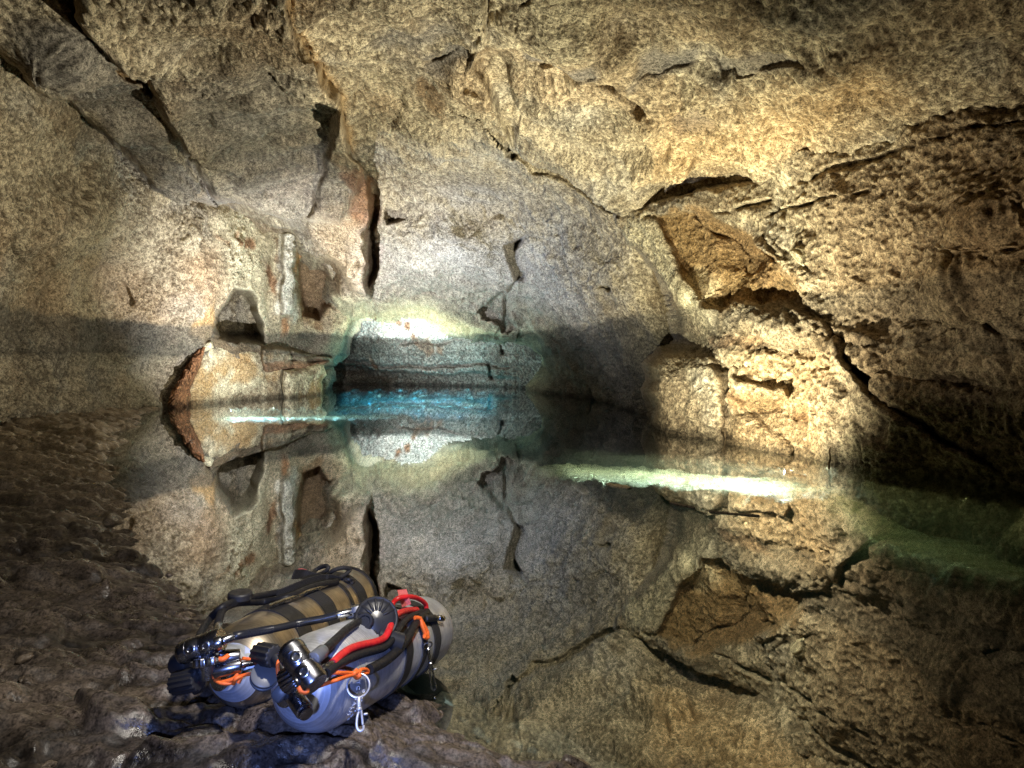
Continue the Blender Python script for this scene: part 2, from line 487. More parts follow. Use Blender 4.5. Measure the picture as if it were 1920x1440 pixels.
A_poly = [(-2600, -2600), (-2600, -1100), (-700, -300), (-300, -90), (0, 88), (40, 120), (62, 165), (100, 190), (150, 200), (200, 240), (235, 270), (290, 335), (330, 362), (380, 372),
 (440, 392), (500, 408), (560, 418), (572, 452), (600, 478), (632, 486), (650, 512), (640, 560), (662, 572), (690, 560), (712, 577), (780, 572), (812, 580),
 (840, 598), (880, 607), (940, 616), (1005, 626), (1034, 656), (1040, 700), (1018, 738), (1018, 800), (1120, 830), (1300, 860), (1330, 700), (1300, 560), (1260, 460),
 (1215, 402), (1290, 386), (1430, 362), (1500, 336), (1545, 318), (1640, 288), (1700, 262), (1800, 244), (1920, 226), (2100, 200), (2600, 120), (4200, 0), (4200, -2600)]
crA = [(128, -30), (138, 30), (165, 80), (225, 130), (268, 150), (280, 190), (318, 210), (325, 240), (345, 290), (370, 330), (400, 372)]
crB = [(540, -40), (548, 20), (575, 80), (600, 150), (640, 190), (650, 240), (660, 280), (690, 330), (700, 372), (696, 430), (706, 470), (700, 530), (700, 575)]
crC = [(912, -40), (915, 30), (908, 100), (900, 112), (860, 125), (775, 145)]
crD = [(955, 90), (970, 60), (978, 20), (1010, -20)]
crE = [(975, 130), (985, 200), (978, 280)]
scar = [(782, 170), (800, 160), (850, 172), (900, 200), (945, 250), (970, 290), (940, 268), (880, 258), (830, 228), (790, 205)]
rec1 = [(770, 150), (800, 138), (880, 105), (905, 112), (880, 130), (830, 152)]
rec2 = [(978, 105), (1010, 95), (1060, 100), (1110, 90), (1128, 105), (1100, 122), (1050, 135), (995, 140), (975, 128)]
rec3 = [(1185, 120), (1225, 105), (1290, 130), (1285, 150), (1230, 160), (1195, 145)]
rec4 = [(1260, 240), (1300, 222), (1345, 240), (1335, 262), (1270, 270)]
rec5 = [(1320, 130), (1400, 125), (1480, 115), (1500, 130), (1420, 150), (1340, 160)]
wedge = [(905, 112), (930, 118), (965, 170), (978, 220), (975, 275), (940, 235), (900, 165), (885, 135)]
slabL = [(540, -60), (548, 20), (565, 90), (600, 150), (640, 195), (650, 245), (662, 300), (690, 330), (640, 400), (560, 416), (440, 388), (400, 372), (345, 290), (280, 190), (268, 150), (225, 130), (165, 80), (138, 30), (128, -60), (300, -1200), (500, -1200)]
hole1 = [(948, 262), (956, 258), (976, 288), (966, 298), (955, 284)]
hole2 = [(682, 345), (704, 340), (714, 372), (706, 430), (720, 462), (712, 505), (696, 545), (690, 500), (694, 440), (684, 400)]
hole3 = [(950, 458), (970, 446), (990, 442), (980, 470), (988, 490), (980, 520), (966, 522), (956, 490)]
hole4 = [(898, 572), (925, 556), (944, 540), (958, 556), (954, 590), (962, 606), (944, 616), (928, 594), (905, 588)]
hole5 = [(725, 375), (740, 392), (768, 396), (764, 408), (735, 416), (722, 398)]
fin = [(640, 200), (652, 250), (664, 300), (698, 345), (690, 440), (700, 500), (700, 558), (664, 545), (640, 505), (600, 470), (575, 440), (566, 416), (610, 330)]
facet1 = [(760, 175), (850, 160), (905, 190), (955, 250), (975, 290), (900, 300), (800, 285), (730, 250)]
facet2 = [(1000, 150), (1150, 170), (1230, 230), (1250, 330), (1160, 380), (1060, 330), (985, 270)]
feats_A = [('tint', [(630, 555), (720, 562), (800, 564), (862, 590), (950, 608), (1020, 622), (1050, 680), (1030, 745), (960, 745), (940, 660), (840, 650), (700, 640), (640, 720)], CREAM * 1.1, 8, 0.8), ('poly', slabL, -0.95, 12), ('poly', fin, -0.9, 14), ('step', crB, 0.35, 70), ('step', crA, 0.35, 60), ('gauss', 850, 480, 125, 85, 10, -2.1), ('gauss', 1085, 520, 80, 100, -30, -0.9), ('gauss', 985, 600, 25, 60, 15, 0.6), ('poly', facet1, -0.22, 18), ('poly', facet2, -0.28, 24), ('gauss', 1250, 250, 110, 60, -20, -0.35), ('gauss', 1560, 150, 150, 50, -15, -0.3), ('crack', [(992, 436), (975, 450), (968, 515), (950, 550), (942, 600), (930, 625)], 3, 0.35), ('step', [(975, 285), (1060, 335), (1150, 392)], 0.30, 120), ('gauss', 900, 215, 60, 30, 40, -0.3), ('gauss', 120, 110, 80, 40, 40, -0.35), ('gauss', 480, 220, 120, 110, 30, -0.3), ('crack', crB, 3, 0.16), ('crack', crA, 2.5, 0.12), ('crack', crC, 2.5, 0.12), ('crack', crD, 3, 0.08),
 ('crack', crE, 4, 0.1), ('step', crC[:4], 0.45, 70), ('poly', wedge, 0.40, 14), ('poly', scar, 0.10, 12),
 ('flat', rec1, 0.05, 4), ('flat', rec2, 0.05, 4), ('flat', rec3, 0.05, 4), ('flat', rec4, 0.05, 4), ('flat', rec5, 0.05, 4),
 ('poly', hole1, 0.5, 6), ('poly', hole2, 0.6, 6), ('poly', hole3, 0.45, 4), ('poly', hole4, 0.5, 4), ('poly', hole5, 0.4, 6),
 ('crack', [(505, 255), (560, 268), (600, 262)], 3, 0.08), ('crack', [(60, 165), (130, 215)], 8, 0.2),
 ('crack', [(1000, 600), (1030, 625), (1065, 645)], 3, 0.2), ('crack', [(1130, 470), (1090, 520), (1060, 545)], 3, 0.08), ('crack', [(1095, 540), (1120, 532), (1140, 536)], 5, 0.25),
 ('crack', [(770, 560), (850, 550), (930, 575)], 3, 0.12), ('crack', [(640, 240), (620, 190), (600, 165)], 3, 0.08),
 ('tint', [(575, 420), (640, 400), (690, 345), (690, 500), (690, 560), (640, 540), (600, 470)], BROWN * 1.6, 14, 0.35),
 ('tint', [(782, 165), (830, 175), (840, 230), (800, 215), (780, 195)], BROWN * 0.8, 6, 0.75),
 ('tint', rec1, SLATE, 9, 0.7), ('tint', rec2, SLATE, 9, 0.7), ('tint', rec3, SLATE, 9, 0.7), ('tint', rec4, SLATE, 9, 0.7), ('tint', rec5, SLATE, 10, 0.5),  # slate darkens the roof recesses: their shade put into the colour
 ('tint', [(690, 100), (760, 60), (830, 60), (870, 90), (800, 120), (720, 125)], SLATE * 1.1, 18, 0.6),
 ('tint', [(640, 330), (700, 340), (720, 470), (700, 550), (686, 520), (690, 440), (660, 400)], RUST * 0.75, 8, 0.8),
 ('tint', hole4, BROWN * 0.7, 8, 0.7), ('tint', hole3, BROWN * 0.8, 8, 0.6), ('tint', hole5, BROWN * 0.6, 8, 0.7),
 ('tint', [(0, 60), (130, 30), (260, 150), (330, 300), (440, 392), (380, 376), (290, 335), (200, 240), (60, 150)], SLATE, 18, 0.65),
 ('tint', [(290, 150), (420, 120), (560, 150), (620, 260), (640, 380), (560, 420), (430, 385), (350, 280)], SLATE * 0.9, 45, 0.58),
 ('vein', crB[:7], 9, OCHRE * 1.2, 0.45), ('vein', crA[:6], 9, OCHRE * 1.2, 0.5),
 ('tint', [(1200, 260), (1420, 200), (1640, 120), (1700, 200), (1480, 300), (1250, 380)], OCHRE * 1.5, 60, 0.30),
 ('tint', [(700, 440), (900, 440), (1040, 440), (1060, 560), (960, 620), (780, 570), (700, 560)], np.array([0.50, 0.485, 0.46]), 60, 0.6),
 ('tint', [(780, 380), (960, 330), (1120, 420), (1190, 520), (1060, 600), (1000, 440)], np.array([0.36, 0.34, 0.31]), 80, 0.45),
 ('tint', [(760, 570), (840, 590), (960, 630), (1000, 660), (960, 660), (880, 625), (800, 590)], CREAM, 8, 0.7),
 ('tint', [(1010, 640), (1070, 622), (1180, 615), (1290, 640), (1260, 700), (1250, 840), (1100, 760), (1000, 745)], GREY * 0.5, 12, 0.9),  # undercut: flood stain plus its shade, both painted dark
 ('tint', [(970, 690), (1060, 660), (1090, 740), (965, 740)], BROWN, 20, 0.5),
]
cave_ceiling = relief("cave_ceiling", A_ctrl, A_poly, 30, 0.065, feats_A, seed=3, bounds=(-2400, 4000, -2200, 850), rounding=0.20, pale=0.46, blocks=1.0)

# --- left wall with its alcove and the pillar beside the arch
B_ctrl = [(-900, 900, 4.2), (-900, 500, 4.1), (-900, 0, 3.5), (-900, -400, 2.9), (0, 790, 7.1), (0, 600, 7.0), (0, 400, 6.7), (0, 200, 6.1), (0, 60, 5.7), (0, -150, 5.2),
 (150, 790, 9.0), (150, 600, 9.0), (150, 400, 8.6), (150, 230, 7.9), (150, 100, 7.6), (300, 780, 11.6), (300, 650, 11.4), (300, 500, 11.0), (300, 340, 10.4), (300, 220, 10.2),
 (400, 760, 13), (400, 600, 12.6), (400, 500, 12.3), (430, 400, 12.4), (430, 300, 12.4), (500, 750, 14.6), (500, 600, 14.2), (500, 500, 13.8), (500, 410, 13.8), (520, 330, 14),
 (600, 750, 17), (600, 600, 16), (640, 600, 16.3), (600, 480, 14.9), (650, 540, 15.4), (650, 440, 15.2), (640, 700, 17)]
B_poly = [(-3000, 1500), (-3000, -1400), (-700, -420), (-300, -190), (0, 20), (100, 100), (230, 190), (330, 280), (450, 330), (580, 360), (700, 450), (720, 560), (690, 572), (662, 580), (655, 600), (640, 622),
 (632, 655), (612, 670), (598, 690), (604, 712), (602, 735), (600, 800), (300, 850), (150, 900), (-200, 1100)]
alcove = [(396, 606), (404, 580), (430, 534), (455, 548), (480, 575), (500, 630), (500, 645), (450, 640), (410, 628)]
feats_B = [('gauss', 365, 500, 65, 120, 15, -0.8), ('poly', alcove, 2.0, 12), ('poly', [(484, 652), (520, 646), (560, 650), (590, 660), (616, 670), (612, 688), (560, 690), (490, 690)], -0.55, 5), ('crack', [(488, 661), (540, 659), (610, 664)], 1.8, 0.25), ('crack', [(484, 672), (550, 672), (616, 674)], 2.2, 0.5), ('crack', [(486, 690), (560, 690), (616, 688)], 3, 0.5), ('crack', [(548, 650), (552, 672)], 1.5, 0.2), ('tint', [(484, 674), (612, 674), (612, 690), (490, 690)], RUST * 1.1, 5, 0.8), ('gauss', 385, 600, 26, 48, 25, -0.18), ('poly', [(524, 432), (545, 424), (563, 440), (560, 500), (566, 560), (556, 600), (530, 596), (522, 540), (528, 480)], -0.5, 10), ('gauss', 508, 520, 14, 70, 5, 0.35),
 ('poly', [(575, 470), (610, 485), (628, 520), (622, 560), (600, 600), (575, 590), (565, 540)], 1.1, 9), ('gauss', 620, 630, 20, 40, 20, -0.4),
 ('crack', [(568, 418), (566, 470), (572, 500)], 5, 0.5), ('crack', [(432, 560), (436, 600), (440, 640)], 2.5, 0.06), ('crack', [(555, 590), (535, 640), (530, 660)], 3, 0.25),
 ('crack', [(180, 475), (200, 510), (232, 545), (245, 570)], 3, 0.07), ('crack', [(235, 490), (262, 500), (275, 492)], 3, 0.06), ('crack', [(85, 420), (80, 460), (100, 490)], 5, 0.06),
 ('crack', [(0, 688), (120, 690), (260, 688)], 2.5, 0.06), ('crack', [(125, 690), (118, 720), (100, 745)], 2.5, 0.08),
 ('gauss', 120, 420, 130, 60, -10, -0.6), ('gauss', 60, 560, 60, 90, 0, 0.4), ('gauss', 200, 560, 60, 90, 20, 0.4), ('gauss', 250, 690, 120, 30, 0, 0.25),
 ('crack', [(610, 570), (640, 580), (660, 572)], 4, 0.3), ('step', [(655, 560), (660, 600), (655, 615)], 0.3, 20),
 ('tint', [(60, 200), (110, 190), (200, 220), (225, 255), (160, 262), (90, 250)], BROWN, 10, 0.35),  # shadow blob on the left wall, painted in brown
 ('tint', [(410, 400), (470, 392), (560, 420), (520, 500), (500, 640), (440, 540), (415, 540), (410, 470)], CREAM * 1.05, 22, 0.65),
 ('tint', [(525, 430), (562, 425), (562, 560), (560, 600), (522, 590)], WHITE, 8, 0.7), ('tint', [(575, 430), (650, 500), (700, 560), (650, 560), (630, 500), (600, 480)], WHITE * 1.05, 8, 0.7),
 ('tint', [(430, 428), (440, 430), (446, 452), (436, 458)], RUST, 5, 0.8), ('tint', [(452, 448), (476, 446), (470, 465), (452, 462)], RUST, 6, 0.8), ('tint', [(405, 440), (425, 446), (418, 462)], RUST, 6, 0.7),
 ('tint', [(504, 440), (518, 450), (522, 490), (512, 485)], BROWN, 5, 0.8), ('tint', [(485, 480), (498, 500), (510, 545), (520, 560), (500, 552), (488, 520)], RUST * 0.9, 5, 0.8),
 ('tint', [(533, 597), (552, 596), (548, 622), (536, 628)], RUST * 1.2, 5, 0.85), ('tint', [(562, 420), (572, 420), (572, 500), (562, 510)], OCHRE * 1.2, 4, 0.8),
 ('tint', [(575, 475), (610, 485), (628, 520), (622, 560), (600, 620), (575, 600), (565, 540)], BROWN * 1.2, 7, 0.8),
 ('tint', [(360, 590), (390, 570), (404, 590), (398, 620), (440, 640), (520, 660), (470, 668), (400, 650), (362, 620)], OCHRE * 0.9, 8, 0.7),
 ('tint', [(660, 590), (700, 575), (710, 585), (690, 610), (655, 625)], CREAM * 1.2, 6, 0.8), ('tint', [(640, 600), (660, 590), (650, 625), (634, 655), (622, 660)], CREAM * 1.2, 6, 0.7),
 ('tint', [(150, 480), (230, 470), (330, 560), (340, 640), (250, 640), (180, 560)], BROWN * 1.5, 40, 0.5), ('tint', [(40, 420), (100, 400), (130, 520), (100, 620), (20, 600)], BROWN, 40, 0.5),
 ('tint', [(310, 470), (400, 480), (420, 540), (390, 580), (340, 560)], BROWN * 1.5, 25, 0.5)]
left_wall = relief("cave_wall_left", B_ctrl, B_poly, 20, 0.12, feats_B, seed=23, bounds=(-2600, 740, -1200, 1300), pale=0.5, rounding=0.0, blocks=0.55)

# --- back wall of the far chamber
D_ctrl = [(400, 560, 21.8), (400, 740, 22), (600, 560, 19.2), (600, 640, 20.8), (600, 735, 21), (800, 540, 18), (800, 600, 19.3), (800, 660, 20.0), (800, 735, 20.3), (960, 560, 17.2), (960, 640, 18.6), (960, 740, 19), (1150, 560, 16), (1150, 740, 16.6)]
D_poly = [(380, 500), (1180, 500), (1180, 790), (380, 790)]
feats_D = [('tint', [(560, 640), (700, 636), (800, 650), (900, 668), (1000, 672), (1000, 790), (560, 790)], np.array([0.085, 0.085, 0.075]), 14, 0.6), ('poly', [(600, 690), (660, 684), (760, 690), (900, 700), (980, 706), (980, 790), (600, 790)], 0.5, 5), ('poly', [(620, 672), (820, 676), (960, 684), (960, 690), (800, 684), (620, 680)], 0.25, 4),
 ('crack', [(690, 660), (705, 690), (720, 712)], 3, 0.25), ('crack', [(930, 640), (935, 660)], 3, 0.4), ('gauss', 690, 705, 45, 14, 0, 0.6), ('crack', [(912, 690), (918, 705)], 4, 0.5),
 ('crack', [(640, 632), (760, 634), (960, 630)], 2.5, 0.15),
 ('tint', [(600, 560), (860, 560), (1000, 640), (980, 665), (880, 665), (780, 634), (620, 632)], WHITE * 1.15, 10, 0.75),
 ('tint', [(742, 595), (758, 598), (752, 608), (740, 604)], RUST * 1.3, 3, 0.9), ('tint', [(766, 598), (776, 600), (768, 614), (762, 610)], RUST * 1.3, 3, 0.9),
 ('tint', [(775, 622), (802, 632), (808, 650), (792, 656), (780, 640)], RUST * 1.5, 4, 0.85), ('tint', [(815, 634), (830, 640), (826, 656), (814, 648)], RUST * 1.5, 3, 0.85),
 ('tint', [(690, 664), (698, 668), (706, 690), (698, 690)], RUST * 0.8, 3, 0.8), ('tint', [(640, 695), (680, 690), (730, 700), (740, 722), (640, 722)], BROWN * 0.7, 8, 0.7)]
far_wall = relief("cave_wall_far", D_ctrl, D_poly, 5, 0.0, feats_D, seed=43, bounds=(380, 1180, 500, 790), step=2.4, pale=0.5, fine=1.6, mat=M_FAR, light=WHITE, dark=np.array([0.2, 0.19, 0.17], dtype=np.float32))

# --- right wall
E_ctrl = [(1240, 840, 7.9), (1250, 700, 7.8), (1290, 640, 8.1), (1150, 390, 9.0), (1210, 500, 8.6), (1220, 410, 8.4), (1365, 840, 7.0), (1365, 650, 7.1), (1350, 450, 7.5), (1300, 380, 7.8),
 (1560, 875, 5.6), (1560, 700, 5.7), (1500, 500, 6.4), (1480, 350, 6.5), (1700, 895, 5.0), (1700, 700, 5.0), (1700, 500, 5.1), (1700, 270, 5.1), (1900, 930, 4.45), (1900, 700, 4.3), (1900, 500, 4.3), (1900, 230, 4.4),
 (2500, 1100, 2.9), (2500, 600, 2.8), (2500, 100, 3.1), (3500, 600, 1.9), (3500, 1400, 1.9), (3500, 0, 2.0), (1300, 940, 7.6), (1560, 1000, 5.6), (1900, 1100, 4.4), (1420, 290, 7), (1700, 200, 5.2)]
E_poly = [(1146, 392), (1180, 384), (1230, 372), (1290, 360), (1430, 330), (1550, 285), (1700, 228), (1920, 190), (2100, 165), (2700, 60), (3900, -100), (3900, 1500), (2600, 1500), (1900, 1100), (1560, 1000), (1300, 940), (1240, 880),
 (1252, 835), (1240, 800), (1248, 775), (1230, 745), (1244, 718), (1234, 690), (1252, 668), (1290, 648), (1262, 590), (1240, 540), (1212, 500), (1180, 450), (1155, 415)]
plane = [(1222, 402), (1290, 388), (1330, 400), (1400, 440), (1485, 500), (1520, 560), (1540, 600), (1480, 575), (1440, 580), (1370, 560), (1345, 590), (1310, 600), (1300, 550), (1262, 480)]
diag = [(1430, 440), (1488, 500), (1520, 560), (1560, 620), (1605, 690), (1640, 735), (1700, 780), (1790, 850)]
feats_E = [('dome', [(1238, 690), (1252, 664), (1290, 655), (1335, 676), (1362, 720), (1368, 790), (1362, 860), (1300, 868), (1246, 860), (1244, 790), (1236, 735)], -0.22, 30), ('dome', [(1378, 716), (1412, 722), (1446, 732), (1474, 726), (1472, 744), (1446, 760), (1420, 762), (1396, 752)], -0.22, 10), ('dome', [(1376, 782), (1412, 776), (1450, 796), (1490, 836), (1500, 880), (1450, 900), (1390, 890), (1374, 850)], -0.14, 24), ('poly', plane, 0.27, 12), ('gauss', 1440, 610, 90, 22, 12, -0.16), ('gauss', 1300, 570, 30, 50, 30, -0.25), ('crack', diag, 2.5, 0.07), ('step', diag[1:], 0.07, 60), ('crack', [(1292, 388), (1330, 430), (1370, 450), (1400, 480), (1385, 515), (1365, 530), (1355, 575)], 2.5, 0.10),
 ('crack', [(1370, 430), (1430, 470), (1470, 500)], 2.5, 0.08), ('crack', [(1400, 440), (1410, 460), (1400, 500)], 2, 0.05),
 ('crack', [(1366, 700), (1372, 760), (1366, 830)], 5, 0.22),
 
 ('gauss', 1440, 770, 30, 9, -10, 0.18), ('gauss', 1505, 775, 26, 12, 0, 0.12),
 ('gauss', 1580, 640, 40, 10, 15, 0.12), ('gauss', 1370, 690, 50, 7, 5, 0.10), ('gauss', 1480, 660, 60, 9, 5, 0.07),
 ('gauss', 1300, 560, 40, 40, 30, -0.25), ('gauss', 1590, 862, 30, 12, 0, 0.12), ('poly', [(1640, 730), (1600, 700), (1620, 690), (1640, 712)], 0.2, 6),
 ('crack', [(1210, 405), (1290, 385), (1340, 396), (1430, 372)], 4, 0.08), ('crack', [(1430, 372), (1540, 330), (1700, 270), (1920, 232)], 4, 0.06), ('crack', [(1440, 398), (1560, 370), (1640, 360)], 3, 0.08),
 ('gauss', 1800, 600, 160, 30, -5, 0.12), ('gauss', 1800, 520, 140, 40, -8, -0.10), ('gauss', 1820, 720, 140, 14, 6, 0.10), ('gauss', 1840, 420, 90, 40, 0, -0.12),
 ('tint', plane, OCHRE * 0.6, 10, 0.8), ('tint', [(1300, 392), (1400, 440), (1490, 505), (1530, 590), (1450, 560), (1380, 480)], BROWN * 1.1, 25, 0.55),  # ochre plane, tinted darker for the shade it lies in
 ('tint', [(1330, 560), (1370, 555), (1370, 600), (1340, 600)], BROWN * 0.9, 8, 0.7), ('tint', [(1380, 640), (1420, 632), (1460, 640), (1440, 656), (1390, 654)], RUST * 0.7, 6, 0.7),
 ('tint', [(1310, 640), (1350, 636), (1370, 620), (1368, 650), (1330, 660)], RUST * 0.8, 6, 0.7), ('tint', [(1400, 745), (1450, 752), (1470, 738), (1462, 770), (1430, 780), (1405, 765)], BROWN * 0.5, 5, 0.8),
 ('tint', [(1485, 768), (1520, 760), (1535, 772), (1510, 784), (1490, 780)], RUST * 0.6, 5, 0.8), ('tint', [(1370, 740), (1400, 750), (1410, 765), (1380, 760)], RUST * 0.6, 5, 0.7),
 ('tint', [(1300, 510), (1345, 520), (1350, 570), (1310, 640), (1280, 600), (1262, 560)], CREAM * 1.1, 14, 0.5), ('tint', [(1380, 600), (1560, 640), (1560, 860), (1380, 840)], OCHRE * 1.7, 60, 0.30),
 ('tint', [(1550, 300), (1920, 240), (2400, 200), (2400, 950), (1900, 920), (1700, 880), (1640, 740), (1540, 590)], BROWN * 1.1, 60, 0.50),
 ('tint', [(1160, 395), (1215, 405), (1250, 460), (1300, 560), (1280, 600), (1230, 520), (1180, 450)], CREAM, 10, 0.45)]
right_wall = relief("cave_wall_right", E_ctrl, E_poly, 24, 0.09, feats_E, seed=63, bounds=(1130, 3700, -150, 1350), rounding=0.10, pale=0.44, fine=1.25, core=(1130, 1990, 180, 940), tide=0.8, ragged=0.8, blocks=1.0)

# --- rear of the cave behind the viewer, plain dark rock
def rear():
    nu, nv = 90, 50
    u = np.linspace(math.radians(150), math.radians(390), nu)
    v = np.linspace(math.radians(-20), math.radians(90), nv)
    U, V = np.meshgrid(u, v)
    d = np.stack([np.cos(U) * np.cos(V), np.sin(U) * np.cos(V), np.sin(V)], -1).reshape(-1, 3)
    pos = (d * np.array([6.5, 4.5, 2.6]) + np.array([0, 0.6, 0.6])).astype(np.float32)
    r = fbm(pos, 2.0, 4, 0.5, 90)
    pos = pos + (d * (0.22 * r)[:, None]).astype(np.float32)
    k = sstep(-1, 1, r)[:, None]
    col = BASE_D * (1 - k) + BASE_L * 0.7 * k
    idx = np.arange(nu * nv).reshape(nv, nu)
    f = np.stack([idx[:-1, :-1], idx[1:, :-1], idx[1:, 1:], idx[:-1, 1:]], -1).reshape(-1, 4)
    o = link("cave_wall_rear", mesh_from(pos, f, "cave_wall_rear", col), M_ROCK)
    o["kind"] = "structure"
rear()

# --- muddy bank and lake bed: one sheet of ground
SHORE = [(3.0, -0.6), (1.2, 0.25), (0.42, 0.85), (0.28, 1.05), (0.11, 1.413), (-0.012, 1.50), (-0.10, 1.58), (-0.20, 1.66), (-0.42, 1.80), (-0.75, 2.02), (-1.02, 2.25), (-1.245, 2.53), (-1.55, 2.9), (-1.84, 3.3),
 (-2.35, 4.1), (-3.06, 5.18), (-3.9, 6.7), (-4.74, 8.4), (-5.4, 10.0), (-6.1, 11.9), (-8.5, 13.5)]
def shore_dist(wx, wy):
    d, sd = seg_dist(wx, wy, SHORE)
    return d, sd
def ground_z(wx, wy):
    p = np.stack([wx, wy, np.zeros_like(wx)], 1).astype(np.float32)
    dw = 0.10 * fbm(p, 0.6, 4, 0.55, 70)
    d, sd = shore_dist(wx, wy)
    s = d * sd            # positive on land
    s = s + dw * np.clip(0.28 * wy - 0.2, 0.12, 1.6)
    land = 0.135 * (1 - np.exp(-np.clip(s, 0, 9) / 0.45)) + 0.035 * np.clip(s, 0, 9)
    bed = -0.45 * np.clip(-s, 0, 9) * (1 + 0.6 * np.clip(-s, 0, 9))
    z = np.where(s > 0, land, np.maximum(bed, -2.2))
    # shallow silt shelves: along the right wall, below the left boulders and in the far pool
    shelf_r = sstep(-0.35, 0.35, sdist(wx, wy, [(1.15, 7.2), (1.25, 6.4), (1.75, 5.6), (2.35, 4.75), (2.8, 3.6), (4.5, 3.4), (4.5, 8.5), (1.6, 8.8)]) + 0.25 * fbm(p, 0.7, 3, 0.5, 88))
    shelf_l = sstep(-0.4, 0.4, sdist(wx, wy, [(-7.0, 11.2), (-4.9, 11.0), (-3.0, 11.6), (-3.4, 15.5), (-7.5, 15.5)]) + 0.3 * fbm(p, 0.8, 3, 0.5, 89))
    shelf_f = sstep(13.9, 15.3, wy)
    sh = np.maximum(np.maximum(shelf_r, shelf_l), shelf_f)
    deep = -0.46 * np.maximum(shelf_r, shelf_l) * (1 - shelf_f) - 0.30 * shelf_f
    z = np.where(s > 0, z, z * (1 - sh) + deep * sh)
    dr, _ = seg_dist(wx, wy, [(LR.x + 0.1, LR.y + 0.1), (LR.x - 0.8, LR.y + 0.55), (LR.x - 1.6, LR.y + 1.0)])
    dl, _ = seg_dist(wx, wy, [(LL.x - 0.1, LL.y + 0.4), (LL.x + 1.2, LL.y + 0.55), (LL.x + 2.6, LL.y + 0.8)])
    bar = np.maximum(sstep(0.95, 0.4, dr + 0.12 * fbm(p, 0.3, 3, 0.5, 90)), sstep(1.2, 0.5, dl + 0.15 * fbm(p, 0.4, 3, 0.5, 91)))
    z = np.where(s > 0, z, z * (1 - bar) - 0.22 * bar)
    sh = np.where(s > 0, 0, np.maximum(sh, bar))
    amp = np.clip(0.09 + 0.032 * wy, 0.10, 0.30)
    # bedded lumps: noise stretched along x, terraced
    q = p * np.array([0.55, 1.35, 1.0], dtype=np.float32)
    rdg = 1 - np.abs(fbm(q, 0.55, 4, 0.55, 71)) * 1.6
    lump = fbm(q, 0.42, 5, 0.55, 72)
    fine = fbm(q, 0.07, 3, 0.6, 73)
    shelf = 0
    fq = p * np.array([0.8, 1.25, 1.0], dtype=np.float32) + (0.04 * nz(p, 0.12, 76))[:, None]
    h1_, e1_ = facets(fq, 0.20, 77)
    h2_, e2_ = facets(fq, 0.065, 78)
    grit = nz(p, 0.028, 79)
    z = z + np.where(s > 0, 1, 0.6 * (1 - 0.8 * sh)) * (amp * 0.27 * (rdg - 0.55) + amp * 0.16 * lump) * np.clip(np.abs(s) / (0.25 + 0.12 * wy) + 0.12, 0, 1) + (1 - 0.9 * shelf_f) * (0.012 * fine + (1 - 0.6 * sh) * 0.018 * h1_ + 0.010 * h2_ - 0.012 * np.exp(-(e1_ / 0.05) ** 2) + 0.004 * grit)
    return z, s, lump, fine + 0.5 * grit, p
def ground():
    ys = [0.25]
    while ys[-1] < 24:
        ys.append(ys[-1] * 1.0045 + 0.0009)
    ys = np.array(ys)
    us = np.concatenate([np.linspace(-3.2, -0.86, 70)[:-1], np.linspace(-0.86, 0.25, 420), np.linspace(0.25, 3.2, 90)[1:]])
    U, V = np.meshgrid(us, ys)
    wx, wy = (U * V).ravel(), V.ravel()
    z, s, lump, fine, p = ground_z(wx, wy)
    pos = np.stack([wx, wy, z], 1).astype(np.float32)
    k = np.clip(0.5 + 0.4 * lump + 0.5 * fine, 0, 1)[:, None]
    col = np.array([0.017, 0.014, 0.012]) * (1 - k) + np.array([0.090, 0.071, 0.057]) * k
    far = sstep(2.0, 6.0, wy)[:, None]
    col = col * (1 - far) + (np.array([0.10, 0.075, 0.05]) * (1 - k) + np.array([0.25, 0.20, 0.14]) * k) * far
    silt = sstep(0.0, -0.25, s)[:, None]
    col = col * (1 - silt) + (np.where((pos[:, 2:3] > -0.7) & (wy[:, None] > 3.2), np.array([0.26, 0.22, 0.14]), np.array([0.075, 0.06, 0.042])) * (0.6 + 0.5 * k)) * silt
    nx, ny = len(us), len(ys)
    idx = np.arange(nx * ny).reshape(ny, nx)
    f = np.stack([idx[:-1, :-1], idx[:-1, 1:], idx[1:, 1:], idx[1:, :-1]], -1).reshape(-1, 4)
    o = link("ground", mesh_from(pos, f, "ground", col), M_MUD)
    o["kind"] = "structure"
ground()

# --- the lake: a closed body of water with a mirror-still surface
def lake():
    bm = bmesh.new()
    x0, x1, y0, y1, zb = -14.0, 9.0, -1.5, 26.0, -2.4
    v = [bm.verts.new(c) for c in ((x0, y0, 0), (x1, y0, 0), (x1, y1, 0), (x0, y1, 0), (x0, y0, zb), (x1, y0, zb), (x1, y1, zb), (x0, y1, zb))]
    for q in ((0, 1, 2, 3), (7, 6, 5, 4), (0, 4, 5, 1), (1, 5, 6, 2), (2, 6, 7, 3), (3, 7, 4, 0)):
        bm.faces.new([v[i] for i in q])
    me = bpy.data.meshes.new("lake_water")
    bm.to_mesh(me); bm.free()
    o = link("lake_water", me, M_WATER, smooth=False)
    o["kind"] = "structure"
lake()

